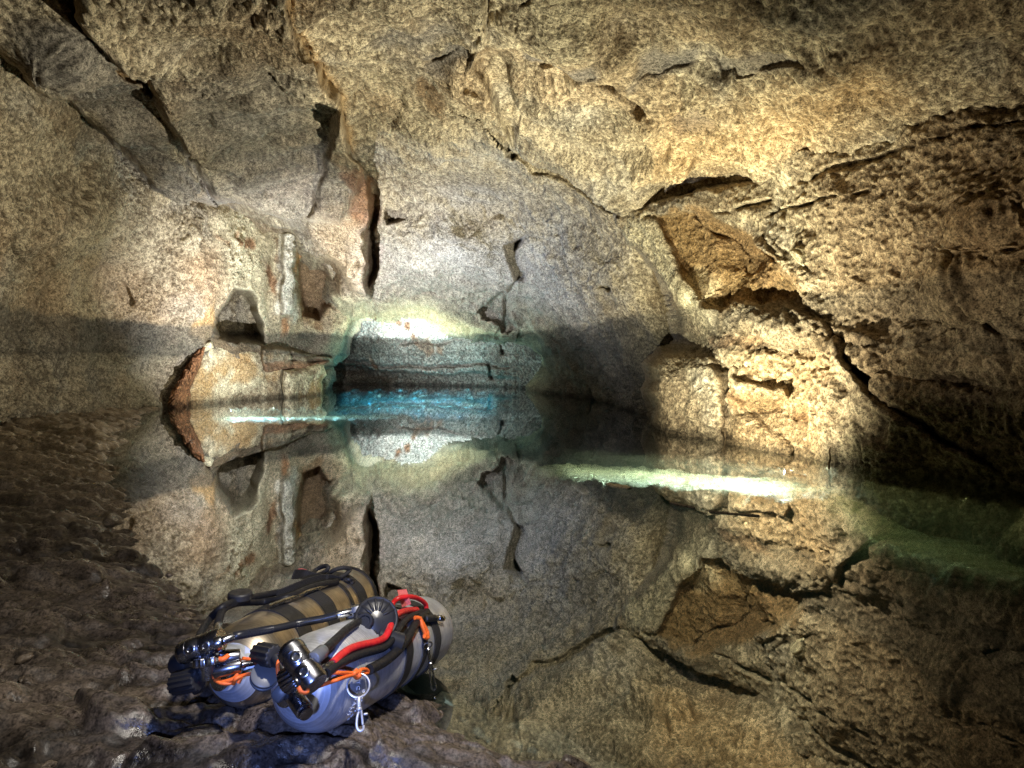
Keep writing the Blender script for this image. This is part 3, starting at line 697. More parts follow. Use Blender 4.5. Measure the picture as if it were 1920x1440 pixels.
# ------------------------------------------------------------------ loose and standing rocks: closed solids with real thickness
def solid_rock(name, poly, depth, thick, label=None, cat="rock", group=None, seed=0, light=BASE_L, dark=BASE_D, amp=1.0, rust=None, n=150, rings=34,
               parent=None, flat=0.5, mat=None, tide=0.6, tint=None, tfac=0.0, back=0.8):
    pts = np.array(poly, dtype=np.float64)
    seg = np.roll(pts, -1, 0) - pts
    ln = np.sqrt((seg ** 2).sum(1)); cum = np.concatenate([[0], np.cumsum(ln)])
    t = np.linspace(0, cum[-1], n, endpoint=False)
    k = np.searchsorted(cum, t, side='right') - 1
    u = (t - cum[k]) / ln[k]
    bx = pts[k, 0] + seg[k, 0] * u; by = pts[k, 1] + seg[k, 1] * u
    q3 = np.stack([bx, by, np.full(n, seed * 3.0)], 1).astype(np.float32)
    size = math.sqrt(np.prod(pts.max(0) - pts.min(0)))
    j = size * 0.02
    bx = bx + fbm(q3, size * 0.3, 3, 0.5, seed) * j; by = by + fbm(q3, size * 0.3, 3, 0.5, seed + 9) * j
    cx_, cy_ = bx.mean(), by.mean()
    r = np.sin(np.linspace(0, 1, rings) * math.pi / 2)          # 0 centre .. 1 rim
    V, C3 = [], []
    dfun = depth if callable(depth) else (lambda a, b: np.full_like(a, depth))
    for sgn, th in ((-1, thick), (1, thick * back)):
        X = cx_ + (bx - cx_)[None] * r[:, None]; Yp = cy_ + (by - cy_)[None] * r[:, None]
        bulge = (1 - np.clip(r, 0, 1) ** (2 / max(flat, 0.05))) ** 0.5
        D = dfun(X.ravel(), Yp.ravel()).reshape(X.shape) + sgn * th * bulge[:, None]
        V.append(np.stack([(X - HX) / F * D, D, CAMZ - (Yp - HY) / F * D], -1).reshape(-1, 3))
    pos = np.concatenate(V).astype(np.float32)
    cen = pos.mean(0)
    nrm = pos - cen; nrm[:rings * n, 1] -= thick; nrm[rings * n:, 1] += thick
    nrm /= np.linalg.norm(nrm, axis=1, keepdims=True) + 1e-6
    mid = fbm(pos, 0.5, 3, 0.55, seed + 5)
    sm = nz(pos, 0.14, seed + 9) * 0.6 + np.abs(nz(pos, 0.08, seed + 10)) * 1.4 - 0.6
    ti = nz(pos, 0.04, seed + 12)
    hb, eb = facets(pos, 0.5, seed)
    disp = 0.06 * mid + 0.05 * hb - 0.03 * np.exp(-(eb / 0.04) ** 2) + 0.022 * sm + 0.010 * ti
    pos = pos + nrm * (disp * amp)[:, None].astype(np.float32)
    kk = sstep(0.1, 0.85, np.clip(0.55 + 0.25 * sm + 0.3 * ti + 0.2 * mid, 0, 1))[:, None]
    col = dark * (1 - kk) + light * kk
    if tint is not None:
        col = col * (1 - tfac) + np.asarray(tint, dtype=np.float32) * (0.7 + 0.6 * kk) * tfac
    if rust is not None:
        w = sstep(0.1, 0.7, fbm(pos, 0.6, 3, 0.6, seed + 33))[:, None] * 0.7
        col = col * (1 - w) + rust * w
    if tide:
        z = pos[:, 2] + 0.05 * nz(pos, 0.5, seed + 60)
        w = (sstep(0.35, 0.0, z) * 0.6 * tide)[:, None]
        col = col * (1 - w) + BROWN * 0.9 * w
    wet = (sstep(0.12, 0.03, pos[:, 2] + 0.02 * nz(pos, 0.2, seed + 64)) * 0.5)[:, None]
    col = col * (1 - wet)
    faces = []
    a = np.arange(n); b = (a + 1) % n
    for side in range(2):
        o = side * rings * n
        for i in range(rings - 1):
            f = np.stack([o + i * n + a, o + i * n + b, o + (i + 1) * n + b, o + (i + 1) * n + a], -1)
            faces.append(f if side == 0 else f[:, ::-1])
    # the two rims meet: weld by remap of the back rim onto the front rim
    faces = np.concatenate(faces)
    rim_f = (rings - 1) * n + a; rim_b = rings * n + (rings - 1) * n + a
    pos[rim_f] = (pos[rim_f] + pos[rim_b]) / 2
    mp = np.arange(len(pos)); mp[rim_b] = rim_f
    faces = mp[faces]
    c0 = pos.copy()
    o = link(name, mesh_from(pos, faces, name, np.clip(col, 0.01, 0.75)), mat or M_ROCK, parent)
    if label: tag(o, label, cat, group)
    return o

lin = lambda x0, d0, x1, d1: (lambda a, b: d0 + (a - x0) / (x1 - x0) * (d1 - d0))
solid_rock("boulder", [(370, 668), (384, 645), (425, 640), (470, 650), (515, 668), (536, 690), (536, 752), (480, 764), (400, 774), (352, 776), (354, 720)], lin(360, 12.5, 535, 15.0), 0.5,
           "rounded cream boulder at the waterline under the dark alcove", "boulder", seed=101, light=CREAM, dark=BASE_D * 1.3, rust=OCHRE * 0.9)
solid_rock("rock_slab", [(312, 768), (320, 735), (340, 700), (362, 664), (384, 655), (374, 690), (358, 722), (352, 774)], lin(312, 11.5, 384, 12.45), 0.28,
           "leaning rust-red rock slab left of the cream boulder", "rock", seed=104, light=RUST * 1.0, dark=RUST * 0.4, amp=1.5)
solid_rock("cap_stone", [(366, 660), (374, 645), (396, 641), (399, 652), (382, 660)], 12.5, 0.18,
           "small pale block perched on top of the rust-red slab", "rock", seed=106, light=CREAM, dark=BASE_D * 1.6, n=60, rings=14, amp=0.35, flat=0.25, tide=0)
solid_rock("rock_block", [(530, 694), (566, 688), (606, 684), (614, 704), (604, 716), (608, 750), (560, 754), (530, 756)], lin(530, 14.5, 612, 16.2), 0.5,
           "squared pale block standing in the water left of the blue pool", "rock", seed=112, light=CREAM, dark=BASE_D, rust=OCHRE, amp=0.8)
solid_rock("jutting_rock", [(1478, 470), (1492, 448), (1522, 450), (1524, 486), (1508, 506), (1490, 490)], 6.3, 0.2,
           "pale angular rock knob sticking out high on the right wall", "rock", seed=126, light=CREAM, dark=BASE_D, n=80, rings=20, flat=0.4, tide=0)

# stones lying along the water's edge
def stone(loc, size, seed, label, group="small stones along the muddy shore", flat=0.6):
    bm = bmesh.new()
    bmesh.ops.create_icosphere(bm, subdivisions=3, radius=1.0)
    co = np.array([v.co[:] for v in bm.verts], dtype=np.float32)
    hb, _ = facets(co + seed * 5.3, 0.9, seed)
    d = 1 + 0.30 * hb + 0.12 * nz(co + seed, 0.5, seed) + 0.05 * nz(co + seed, 0.18, seed + 1)
    for v, k in zip(bm.verts, d):
        v.co = Vector((v.co.x * size * k, v.co.y * size * 0.8 * k, v.co.z * size * flat * k))
    me = bpy.data.meshes.new("stone"); bm.to_mesh(me); bm.free()
    ca = me.color_attributes.new("Col", 'FLOAT_COLOR', 'POINT')
    c = np.ones((len(co), 4), np.float32); c[:, :3] = np.array([0.11, 0.085, 0.062]) * (1 + 0.35 * hb[:, None])
    ca.data.foreach_set("color", c.ravel())
    o = link("stone", me, M_MUD); o.location = loc
    tag(o, label, "stone", group)
    return o
def on_water(x, y):
    Y = CAMZ * F / (y - HY)
    return P(x, y, Y)
stone(on_water(276, 1097), 0.030, 1, "dark stone at the left waterline, larger of two side by side")
stone(on_water(318, 1078), 0.016, 2, "small dark stone breaking the water right of a larger one")
stone(on_water(322, 1107), 0.020, 3, "pointed stone at the left waterline just above the rear cylinder")
stone(on_water(345, 1166), 0.040, 4, "pale-topped stone on the mud left of the rear cylinder")
stone(on_water(300, 1140), 0.022, 5, "low stone on the mud at the edge of the still water")
stone(on_water(823, 1338), 0.011, 6, "tiny black pebble in the water beside the hanging bolt snap", group=None)
# bits of bark and scum floating on the mirror
M_BARK = rock_material("wet_bark", rough=0.6, fine=60, bump=0.6, dist=0.004, spec=0.4)
def floater(x0, y0, x1, y1, w, label, col, seed):
    a, b = on_water(x0, y0), on_water(x1, y1)
    n = 14
    d = (b - a); L = d.length; d.normalize(); sd = Vector((-d.y, d.x, 0))
    V, Fc = [], []
    rr = random.Random(seed)
    for i in range(n + 1):
        t = i / n
        ww = w * (0.25 + 0.75 * math.sin(math.pi * min(max(t, 0.04), 0.96)) ** 0.6) * (0.75 + 0.5 * rr.random())
        c = a + d * (L * t) + sd * (rr.random() - 0.5) * w * 0.3
        for o_, z in ((ww, 0.001), (ww * 0.4, 0.006 + 0.004 * rr.random()), (-ww * 0.5, 0.005 + 0.004 * rr.random()), (-ww, 0.001), (0, -0.005)):
            V.append(c + sd * o_ + Vector((0, 0, z)))
    for i in range(n):
        for k in range(5):
            Fc.append((i * 5 + k, i * 5 + (k + 1) % 5, (i + 1) * 5 + (k + 1) % 5, (i + 1) * 5 + k))
    me = mesh_from(np.array([v[:] for v in V]), np.array(Fc), "floating_bark", np.tile(np.array(col, dtype=np.float32), (len(V), 1)))
    o = link("floating_bark", me, M_BARK)
    tag(o, label, "driftwood", "debris floating in front of the right wall")
floater(1330, 960, 1424, 968, 0.012, "longest dark strip of bark floating right of centre", (0.10, 0.08, 0.05), 1)
floater(1256, 943, 1302, 953, 0.014, "short dark strip of bark floating left of the longest one", (0.09, 0.07, 0.05), 2)
floater(1140, 908, 1182, 916, 0.05, "pale flake of scum floating left of the bark strips", (0.30, 0.25, 0.16), 4)
# twig standing in the shallows by the right wall
bmt = bmesh.new()
def _twig(bm, a, b, r0, r1, seg=7):
    d = (b - a).normalized(); u = d.orthogonal().normalized(); w = d.cross(u)
    n = 8; rows = []
    rr = random.Random(4)
    for i in range(n + 1):
        t = i / n
        c = a.lerp(b, t) + Vector((rr.uniform(-1, 1), rr.uniform(-1, 1), 0)) * 0.006
        r = r0 + (r1 - r0) * t
        rows.append([bm.verts.new(c + (u * math.cos(6.283 * k / seg) + w * math.sin(6.283 * k / seg)) * r) for k in range(seg)])
    for i in range(n):
        for k in range(seg):
            bm.faces.new((rows[i][k], rows[i][(k + 1) % seg], rows[i + 1][(k + 1) % seg], rows[i + 1][k]))
    bm.faces.new(rows[0][::-1]); bm.faces.new(rows[-1])
_twig(bmt, P(1554, 880, 5.25), P(1557, 838, 5.28), 0.010, 0.005)
met = bpy.data.meshes.new("twig"); bmt.to_mesh(met); bmt.free()
cat_ = met.color_attributes.new("Col", 'FLOAT_COLOR', 'POINT'); cat_.data.foreach_set("color", np.tile(np.array([0.22, 0.15, 0.08, 1], np.float32), len(met.vertices)))
tag(link("twig", met, M_BARK), "brown twig standing upright in the shallows at the right wall", "twig")

# pebbles on the bank
rp = random.Random(21)
xs, ys_ = [], []
while len(xs) < 34:
    yy = rp.uniform(1.15, 3.6); xx = rp.uniform(-0.74, -0.1) * yy
    xs.append(xx); ys_.append(yy)
zg, sg, _, _, _ = ground_z(np.array(xs), np.array(ys_))
proto = None
for x_, y_, z_, s_ in zip(xs, ys_, zg, sg):
    if s_ < 0.03 or (-0.70 < x_ < -0.12 and y_ < 2.15): continue
    sz = rp.uniform(0.007, 0.022)
    if proto is None:
        o = proto = stone((x_, y_, z_), 1.0, 9, "small muddy pebble scattered on the bank")
    else:
        o = proto.copy(); coll.objects.link(o); o.location = (x_, y_, z_)
    o["group"] = "pebbles scattered on the bank"; o["category"] = "pebble"; o.name = "pebble"
    o.scale = (sz, sz * rp.uniform(0.7, 1.2), sz * rp.uniform(0.7, 1.1)); o.rotation_euler = (rp.uniform(-.4, .4), rp.uniform(-.4, .4), rp.uniform(0, 6))

# ------------------------------------------------------------------ dive gear
def simple_mat(name, col, rough=0.5, metal=0.0, spec=0.5, var=0.25, scale=30.0, bump=0.0, stretch=None, coat=0.0):
    m, nt, b, out = new_mat(name)
    L = nt.links.new
    tc = N(nt, "ShaderNodeTexCoord")
    mpg = N(nt, "ShaderNodeMapping")
    if stretch: mpg.inputs["Scale"].default_value = stretch
    n1 = N(nt, "ShaderNodeTexNoise"); n1.inputs["Scale"].default_value = scale; n1.inputs["Detail"].default_value = 6; n1.inputs["Roughness"].default_value = 0.6
    L(tc.outputs["Object"], mpg.inputs[0]); L(mpg.outputs[0], n1.inputs["Vector"])
    mp = N(nt, "ShaderNodeMapRange"); mp.inputs[1].default_value = 0.3; mp.inputs[2].default_value = 0.7; mp.inputs[3].default_value = 1 - var; mp.inputs[4].default_value = 1 + var
    L(n1.outputs["Fac"], mp.inputs[0])
    mul = N(nt, "ShaderNodeVectorMath", operation='SCALE'); mul.inputs[0].default_value = col
    L(mp.outputs[0], mul.inputs["Scale"]); L(mul.outputs[0], b.inputs["Base Color"])
    mr = N(nt, "ShaderNodeMapRange"); mr.inputs[1].default_value = 0.3; mr.inputs[2].default_value = 0.7; mr.inputs[3].default_value = min(1, rough * 1.25); mr.inputs[4].default_value = rough * 0.75
    L(n1.outputs["Fac"], mr.inputs[0]); L(mr.outputs[0], b.inputs["Roughness"])
    b.inputs["Metallic"].default_value = metal
    b.inputs["Specular IOR Level"].default_value = spec
    b.inputs["Coat Weight"].default_value = coat
    if bump:
        bp = N(nt, "ShaderNodeBump"); bp.inputs["Strength"].default_value = bump; bp.inputs["Distance"].default_value = 0.001
        L(n1.outputs["Fac"], bp.inputs["Height"]); L(bp.outputs[0], b.inputs["Normal"])
    return m
G_ALU = simple_mat("worn_aluminium", (0.56, 0.58, 0.63), 0.42, 0.6, var=0.30, scale=22, bump=0.15)
G_GOLD = simple_mat("warm_lit_aluminium", (0.42, 0.36, 0.28), 0.36, 0.9, var=0.35, scale=18, bump=0.2)  # gold tone puts the warm cave light into the metal colour
G_CROWN = simple_mat("bright_machined_aluminium", (0.50, 0.53, 0.60), 0.5, 0.45, var=0.18, scale=30, bump=0.1)
G_CHROME = simple_mat("scuffed_chrome", (0.40, 0.41, 0.44), 0.26, 1.0, var=0.2, scale=60)
G_DARK = simple_mat("dark_plated_brass", (0.27, 0.27, 0.30), 0.26, 1.0, var=0.35, scale=50)
G_RUBBER = simple_mat("black_rubber", (0.014, 0.014, 0.016), 0.5, 0.0, var=0.4, scale=60, bump=0.2)
G_HOSE = simple_mat("black_hose", (0.012, 0.012, 0.014), 0.5, 0.0, 0.25, var=0.3, scale=120)
G_WEB = simple_mat("black_webbing", (0.018, 0.017, 0.017), 0.8, 0.0, var=0.4, scale=400, bump=0.5)
G_PLASTIC = simple_mat("black_plastic", (0.022, 0.023, 0.028), 0.3, 0.0, var=0.3, scale=40)
G_RED = simple_mat("red_hose", (0.55, 0.018, 0.022), 0.35, 0.0, var=0.25, scale=80)
G_PINK = simple_mat("faded_red_webbing", (0.62, 0.13, 0.13), 0.75, 0.0, var=0.25, scale=300, bump=0.4)
G_ORANGE = simple_mat("orange_cord", (0.80, 0.14, 0.02), 0.6, 0.0, var=0.25, scale=300, bump=0.6)
G_GREY = simple_mat("grey_plastic", (0.10, 0.105, 0.115), 0.45, 0.0, var=0.15, scale=40)
G_STAMP = simple_mat("stamped_lettering", (0.9, 0.9, 0.92), 0.6, 0.0, var=0.1, scale=40)

def brushed(m, axis):
    """fine rings around the cylinder, scuffs and dried mud"""
    nt = m.node_tree; L = nt.links.new; b = nt.nodes["Principled BSDF"]
    tc = nt.nodes["Texture Coordinate"]
    dot = N(nt, "ShaderNodeVectorMath", operation='DOT_PRODUCT'); dot.inputs[1].default_value = axis
    L(tc.outputs["Object"], dot.inputs[0])
    n = N(nt, "ShaderNodeTexNoise", noise_dimensions='1D'); n.inputs["Scale"].default_value = 260.0; n.inputs["Detail"].default_value = 5
    L(dot.outputs["Value"], n.inputs["W"])
    n2 = N(nt, "ShaderNodeTexNoise"); n2.inputs["Scale"].default_value = 14.0; n2.inputs["Detail"].default_value = 8; n2.inputs["Roughness"].default_value = 0.7
    L(tc.outputs["Object"], n2.inputs["Vector"])
    mr = N(nt, "ShaderNodeMapRange"); mr.inputs[1].default_value = 0.3; mr.inputs[2].default_value = 0.7; mr.inputs[3].default_value = 0.78; mr.inputs[4].default_value = 1.18
    L(n.outputs["Fac"], mr.inputs[0])
    old = b.inputs["Base Color"].links[0].from_socket
    sc = N(nt, "ShaderNodeVectorMath", operation='SCALE'); L(old, sc.inputs[0]); L(mr.outputs[0], sc.inputs["Scale"])
    mud = N(nt, "ShaderNodeMapRange"); mud.inputs[1].default_value = 0.56; mud.inputs[2].default_value = 0.70; mud.inputs[3].default_value = 0.0; mud.inputs[4].default_value = 0.75
    L(n2.outputs["Fac"], mud.inputs[0])
    mx = N(nt, "ShaderNodeMix", data_type='RGBA'); mx.inputs["B"].default_value = (0.10, 0.085, 0.07, 1)
    L(mud.outputs[0], mx.inputs["Factor"]); L(sc.outputs[0], mx.inputs["A"]); L(mx.outputs["Result"], b.inputs["Base Color"])
    inv = N(nt, "ShaderNodeMapRange"); inv.inputs[1].default_value = 0.56; inv.inputs[2].default_value = 0.70; inv.inputs[3].default_value = b.inputs["Metallic"].default_value; inv.inputs[4].default_value = 0.05
    L(n2.outputs["Fac"], inv.inputs[0]); L(inv.outputs[0], b.inputs["Metallic"])
    bp = N(nt, "ShaderNodeBump"); bp.inputs["Strength"].default_value = 0.12; bp.inputs["Distance"].default_value = 0.001
    L(n.outputs["Fac"], bp.inputs["Height"]); L(bp.outputs[0], b.inputs["Normal"])
def frame(d):
    d = Vector(d).normalized()
    h = Vector((0, 0, 1)) if abs(d.z) < 0.9 else Vector((1, 0, 0))
    u = h.cross(d).normalized()
    return d, u, d.cross(u)
def lathe(bm, org, d, prof, seg=40, ribs=0, rib=0.0):
    """prof: list of (t along d, radius)"""
    d, u, w = frame(d)
    rows = []
    for t, r in prof:
        row = []
        for k in range(seg):
            a = 2 * math.pi * k / seg
            rr = r * (1 - rib * (0.5 - 0.5 * math.cos(ribs * a))) if ribs else r
            row.append(bm.verts.new(org + d * t + (u * math.cos(a) + w * math.sin(a)) * rr))
        rows.append(row)
    for i in range(len(rows) - 1):
        for k in range(seg):
            bm.faces.new((rows[i][k], rows[i][(k + 1) % seg], rows[i + 1][(k + 1) % seg], rows[i + 1][k]))
    if prof[0][1] > 1e-5: bm.faces.new(rows[0][::-1])
    if prof[-1][1] > 1e-5: bm.faces.new(rows[-1])
def cyl(bm, a, b, r, seg=24, bev=0.15, ribs=0, rib=0.0):
    L = (b - a).length
    e = min(r, L) * bev
    lathe(bm, a, b - a, [(0, r - e), (e * 0.3, r - e * 0.3), (e, r), (L - e, r), (L - e * 0.3, r - e * 0.3), (L, r - e)], seg, ribs, rib)
def spline(pts, n=10):
    pts = [Vector(p) for p in pts]
    out = []
    q = [pts[0] * 2 - pts[1]] + pts + [pts[-1] * 2 - pts[-2]]
    for i in range(1, len(q) - 2):
        for k in range(n):
            t = k / n
            a, b, c, d = q[i - 1], q[i], q[i + 1], q[i + 2]
            out.append(0.5 * ((2 * b) + (c - a) * t + (2 * a - 5 * b + 4 * c - d) * t * t + (3 * b - a - 3 * c + d) * t ** 3))
    out.append(pts[-1])
    return out
def tube(bm, pts, r, seg=12, n=10, closed=False, smooth=True):
    path = spline(pts, n) if smooth else [Vector(p) for p in pts]
    prev = None
    rows = []
    for i, p in enumerate(path):
        d = (path[min(i + 1, len(path) - 1)] - path[max(i - 1, 0)])
        if d.length < 1e-9: d = Vector((0, 0, 1))
        d.normalize()
        if prev is None:
            _, u, _ = frame(d)
        else:
            u = (prev - d * prev.dot(d)).normalized()
        prev = u
        w = d.cross(u)
        rr = r(i / (len(path) - 1)) if callable(r) else r
        rows.append([bm.verts.new(p + (u * math.cos(2 * math.pi * k / seg) + w * math.sin(2 * math.pi * k / seg)) * rr) for k in range(seg)])
    for i in range(len(rows) - 1):
        for k in range(seg):
            bm.faces.new((rows[i][k], rows[i][(k + 1) % seg], rows[i + 1][(k + 1) % seg], rows[i + 1][k]))
    bm.faces.new(rows[0][::-1]); bm.faces.new(rows[-1])
def ribbon(bm, pts, width, thick, side, n=8):
    """flat webbing along pts; side = approximate width direction"""
    path = spline(pts, n)
    rows = []
    for i, p in enumerate(path):
        d = (path[min(i + 1, len(path) - 1)] - path[max(i - 1, 0)]).normalized()
        s = (Vector(side) - d * Vector(side).dot(d)).normalized() * width / 2
        m = d.cross(s).normalized() * thick / 2
        rows.append([bm.verts.new(p + s + m), bm.verts.new(p - s + m), bm.verts.new(p - s - m), bm.verts.new(p + s - m)])
    for i in range(len(rows) - 1):
        for k in range(4):
            bm.faces.new((rows[i][k], rows[i][(k + 1) % 4], rows[i + 1][(k + 1) % 4], rows[i + 1][k]))
    bm.faces.new(rows[0][::-1]); bm.faces.new(rows[-1])
def fin(name, bm, mat, parent, smooth=True, angle=40):
    bmesh.ops.recalc_face_normals(bm, faces=bm.faces)
    me = bpy.data.meshes.new(name)
    bm.to_mesh(me); bm.free()
    o = link(name, me, mat, parent if parent.type == 'EMPTY' else None, smooth)
    if parent.type != 'EMPTY':
        o.parent = parent
        root = parent.parent
    if smooth:
        me.set_sharp_from_angle(angle=math.radians(angle))
    return o
def part(name, mat, parent, fn, **kw):
    bm = bmesh.new(); fn(bm)
    return fin(name, bm, mat, parent, **kw)

class Tank:
    R = 0.092
    def __init__(s, far, near):
        s.far, s.near = far, near
        s.ax = (near - far).normalized()          # base -> valve
        s.L = (near - far).length
        up = Vector((0, 0, 1))
        s.up = (up - s.ax * up.dot(s.ax)).normalized()
        s.rt = s.up.cross(s.ax).normalized()
    def surf(s, t, deg, lift=0.0):
        a = math.radians(deg)
        return s.far + s.ax * t + (s.up * math.cos(a) + s.rt * math.sin(a)) * (s.R + lift)
    def hit(s, x, y, lift=0.0):
        """point over the cylinder seen at photograph position x, y"""
        o = Vector((0, 0, CAMZ)); d = P(x, y, 1.0) - o; d.normalize()
        w = o - s.far
        dp = d - s.ax * d.dot(s.ax); wp = w - s.ax * w.dot(s.ax)
        a, b, c = dp.dot(dp), 2 * dp.dot(wp), wp.dot(wp) - (s.R + lift) ** 2
        disc = b * b - 4 * a * c
        t = (-b - math.sqrt(disc)) / (2 * a) if disc > 0 else -b / (2 * a)
        return o + d * t
    def body(s, root, mat=None):
        R, L = s.R, s.L
        base = [(0, 0.0), (0.0, 0.05), (0.002, 0.068), (0.010, 0.082), (0.022, 0.0895), (0.038, R)]
        part("body", mat or G_ALU, root, lambda bm: lathe(bm, s.far, s.ax, base + [(0.2, R), (0.4, R), (L, R), (L + 0.018, R * 0.985), (L + 0.034, R * 0.93), (L + 0.048, R * 0.85), (L + 0.058, R * 0.76), (L + 0.0665, R * 0.655)], 96))
        part("shoulder", G_CROWN, root, lambda bm: lathe(bm, s.far, s.ax, [(L + 0.060, R * 0.60), (L + 0.0672, R * 0.652), (L + 0.0755, R * 0.52), (L + 0.082, R * 0.40), (L + 0.086, R * 0.32), (L + 0.089, 0.0255), (L + 0.102, 0.0250), (L + 0.102, 0.012)], 72))
    def band(s, root, name, t, w, mat, h=0.003, skew=0.0):
        def f(bm):
            seg = 72
            rows = []
            for k in range(seg):
                a = 360 * k / seg
                tt = t + skew * math.cos(math.radians(a))
                wob = 0.0006 * math.sin(a * 0.17 + t * 40)
                rows.append([bm.verts.new(s.surf(tt + dx, a, dz + wob)) for dx, dz in ((-w / 2, -0.002), (-w / 2, h), (w / 2, h), (w / 2, -0.002))])
            for k in range(seg):
                A, B = rows[k], rows[(k + 1) % seg]
                for j in range(4):
                    bm.faces.new((A[j], B[j], B[(j + 1) % 4], A[(j + 1) % 4]))
        return part(name, mat, root, f, angle=30)
    def stamp(s, root, text, t, deg0, size, rr=1.0, tilt=0.0):
        """raised white lettering following the shoulder"""
        for i, ch in enumerate(text):
            if ch == ' ': continue
            cu = bpy.data.curves.new("lettering", 'FONT'); cu.body = ch; cu.size = size; cu.extrude = 0.0004; cu.align_x = 'CENTER'
            tmp = bpy.data.objects.new("tmp", cu); coll.objects.link(tmp)
            dg = bpy.context.evaluated_depsgraph_get()
            me = bpy.data.meshes.new_from_object(tmp.evaluated_get(dg))
            bpy.data.objects.remove(tmp)
            deg = deg0 + i * math.degrees(size * 0.78 / s.R)
            a = math.radians(deg)
            rad = s.up * math.cos(a) + s.rt * math.sin(a)
            nrm = (rad * math.cos(tilt) + s.ax * math.sin(tilt)).normalized()
            p = s.far + s.ax * t + rad * (s.R * rr) + nrm * 0.0007
            tan = -s.up * math.sin(a) + s.rt * math.cos(a)
            yv = nrm.cross(tan)
            Mx = Matrix((tan, yv, nrm)).transposed().to_4x4(); Mx.translation = p
            me.transform(Mx)
            o = link("stamped_letter", me, G_STAMP, root, smooth=False)

def zz(x, y):                                  # readings taken in an enlarged view of the gear
    return 300 + x / 3.2, 1040 + y / 3.2
def thing(name, loc, label, cat, group=None):
    e = bpy.data.objects.new(name, None)
    e.empty_display_size = 0.05
    e.location = loc
    coll.objects.link(e)
    tag(e, label, cat, group)
    return e

def first_stage(root, a, b, r, view):
    """balanced first stage: turret body with a bright end collar, port plugs facing the viewer"""
    ax = (b - a).normalized(); L = (b - a).length
    fs = part("first_stage", G_DARK, root, lambda bm: lathe(bm, a, ax, [(0, 0), (0, r * 0.8), (0.002, r * 0.9), (L * 0.08, r * 0.94), (L * 0.08, r * 0.98), (L * 0.52, r * 0.98), (L * 0.54, r * 0.92), (L * 0.57, r * 0.92), (L * 0.59, r), (L * 0.96, r), (L, r * 0.92), (L, 0)], 48))
    part("end_collar", G_CHROME, fs, lambda bm: lathe(bm, a, ax, [(L * 0.12, r * 0.9), (L * 0.12, r * 1.02), (L * 0.24, r * 1.02), (L * 0.24, r * 0.9)], 48))
    v = (view - ax * view.dot(ax)).normalized()
    sd = ax.cross(v)
    for f_, ang in ((0.40, 0.0), (0.74, 0.15), (0.74, 1.15)):
        n_ = v * math.cos(ang) + sd * math.sin(ang)
        o_ = a + ax * (L * f_) + n_ * r * 0.9
        pl = part("port_plug", G_CHROME, fs, lambda bm: lathe(bm, o_, n_, [(0, r * 0.42), (r * 0.2, r * 0.42), (r * 0.24, r * 0.36), (r * 0.24, r * 0.26), (r * 0.12, r * 0.22), (r * 0.12, 0)], 24))
    return fs

# ---- front cylinder
T1 = Tank(P(797, 1180, 1.90), P(600, 1275, 1.35))
r1 = thing("diving_cylinder", T1.far - Vector((0, 0, T1.R)), "front diving cylinder with red hose and orange bungee, nearest the camera", "diving cylinder")
brushed(G_ALU, T1.ax); brushed(G_CROWN, T1.ax)
T1.body(r1)
back = -T1.ax
T1.band(r1, "strap", 0.155, 0.042, G_WEB, 0.0035, 0.006)
T1.band(r1, "rubber_band", 0.245, 0.030, G_RUBBER, 0.003, -0.012)
T1.band(r1, "rubber_band", 0.345, 0.042, G_RUBBER, 0.003, -0.010)
h1 = lambda x, y, l=0.01: T1.hit(*zz(x, y), l)
part("red_hose", G_RED, r1, lambda bm: tube(bm, [h1(1035, 652, .012), h1(1090, 600, .012), h1(1150, 562, .012), h1(1220, 540, .012), h1(1290, 525, .012), h1(1345, 500, .014), h1(1375, 450, .022), h1(1400, 380, .024), h1(1440, 350, .022), h1(1490, 335, .014), h1(1540, 332, .006)], 0.0075, 16))
part("black_hose", G_HOSE, r1, lambda bm: tube(bm, [h1(1000, 712, .012), h1(1060, 665, .012), h1(1130, 628, .010), h1(1210, 596, .010), h1(1290, 574, .010), h1(1350, 552, .010), h1(1400, 500, .012), h1(1450, 420, .014), h1(1500, 375, .012), h1(1560, 352, .008)], 0.0080, 16))
part("thick_hose", G_HOSE, r1, lambda bm: tube(bm, [h1(1255, 690, .011), h1(1300, 668, .011), h1(1360, 632, .011), h1(1430, 570, .011), h1(1490, 490, .011), h1(1530, 420, .011), h1(1570, 372, .011), h1(1600, 345, .004)], 0.0100, 16))
part("dump_hose", G_HOSE, r1, lambda bm: tube(bm, [h1(955, 598, .010), h1(1000, 560, .010), h1(1060, 505, .010), h1(1120, 450, .010), h1(1180, 410, .008)], 0.0085, 14))
part("hose_end", G_GREY, r1, lambda bm: cyl(bm, h1(918, 628, .012), h1(978, 578, .012), 0.0125, 20, 0.3))
part("loop_handle", G_RED, r1, lambda bm: tube(bm, [h1(1405, 360, .004), h1(1395, 300, .014), h1(1430, 262, .030), h1(1490, 252, .036), h1(1545, 262, .030), h1(1590, 292, .018), h1(1600, 330, .006)], 0.006, 12))
part("webbing_tag", G_PINK, r1, lambda bm: ribbon(bm, [h1(1452, 212, .040), h1(1462, 250, .034), h1(1480, 305, .016)], 0.023, 0.002, Vector((1, 0.1, 0))))
part("quick_connector", G_CHROME, r1, lambda bm: (cyl(bm, h1(1668, 378, .012), h1(1700, 384, .012), 0.0075, 18, 0.3), cyl(bm, h1(1650, 380, .012), h1(1668, 378, .012), 0.006, 18)))
part("connector_sleeve", G_RUBBER, r1, lambda bm: cyl(bm, h1(1590, 384, .012), h1(1650, 380, .012), 0.0085, 18, 0.25))
q1 = lambda x, y, Y: P(*zz(x, y), Y)
neck = T1.far + T1.ax * (T1.L + 0.095)
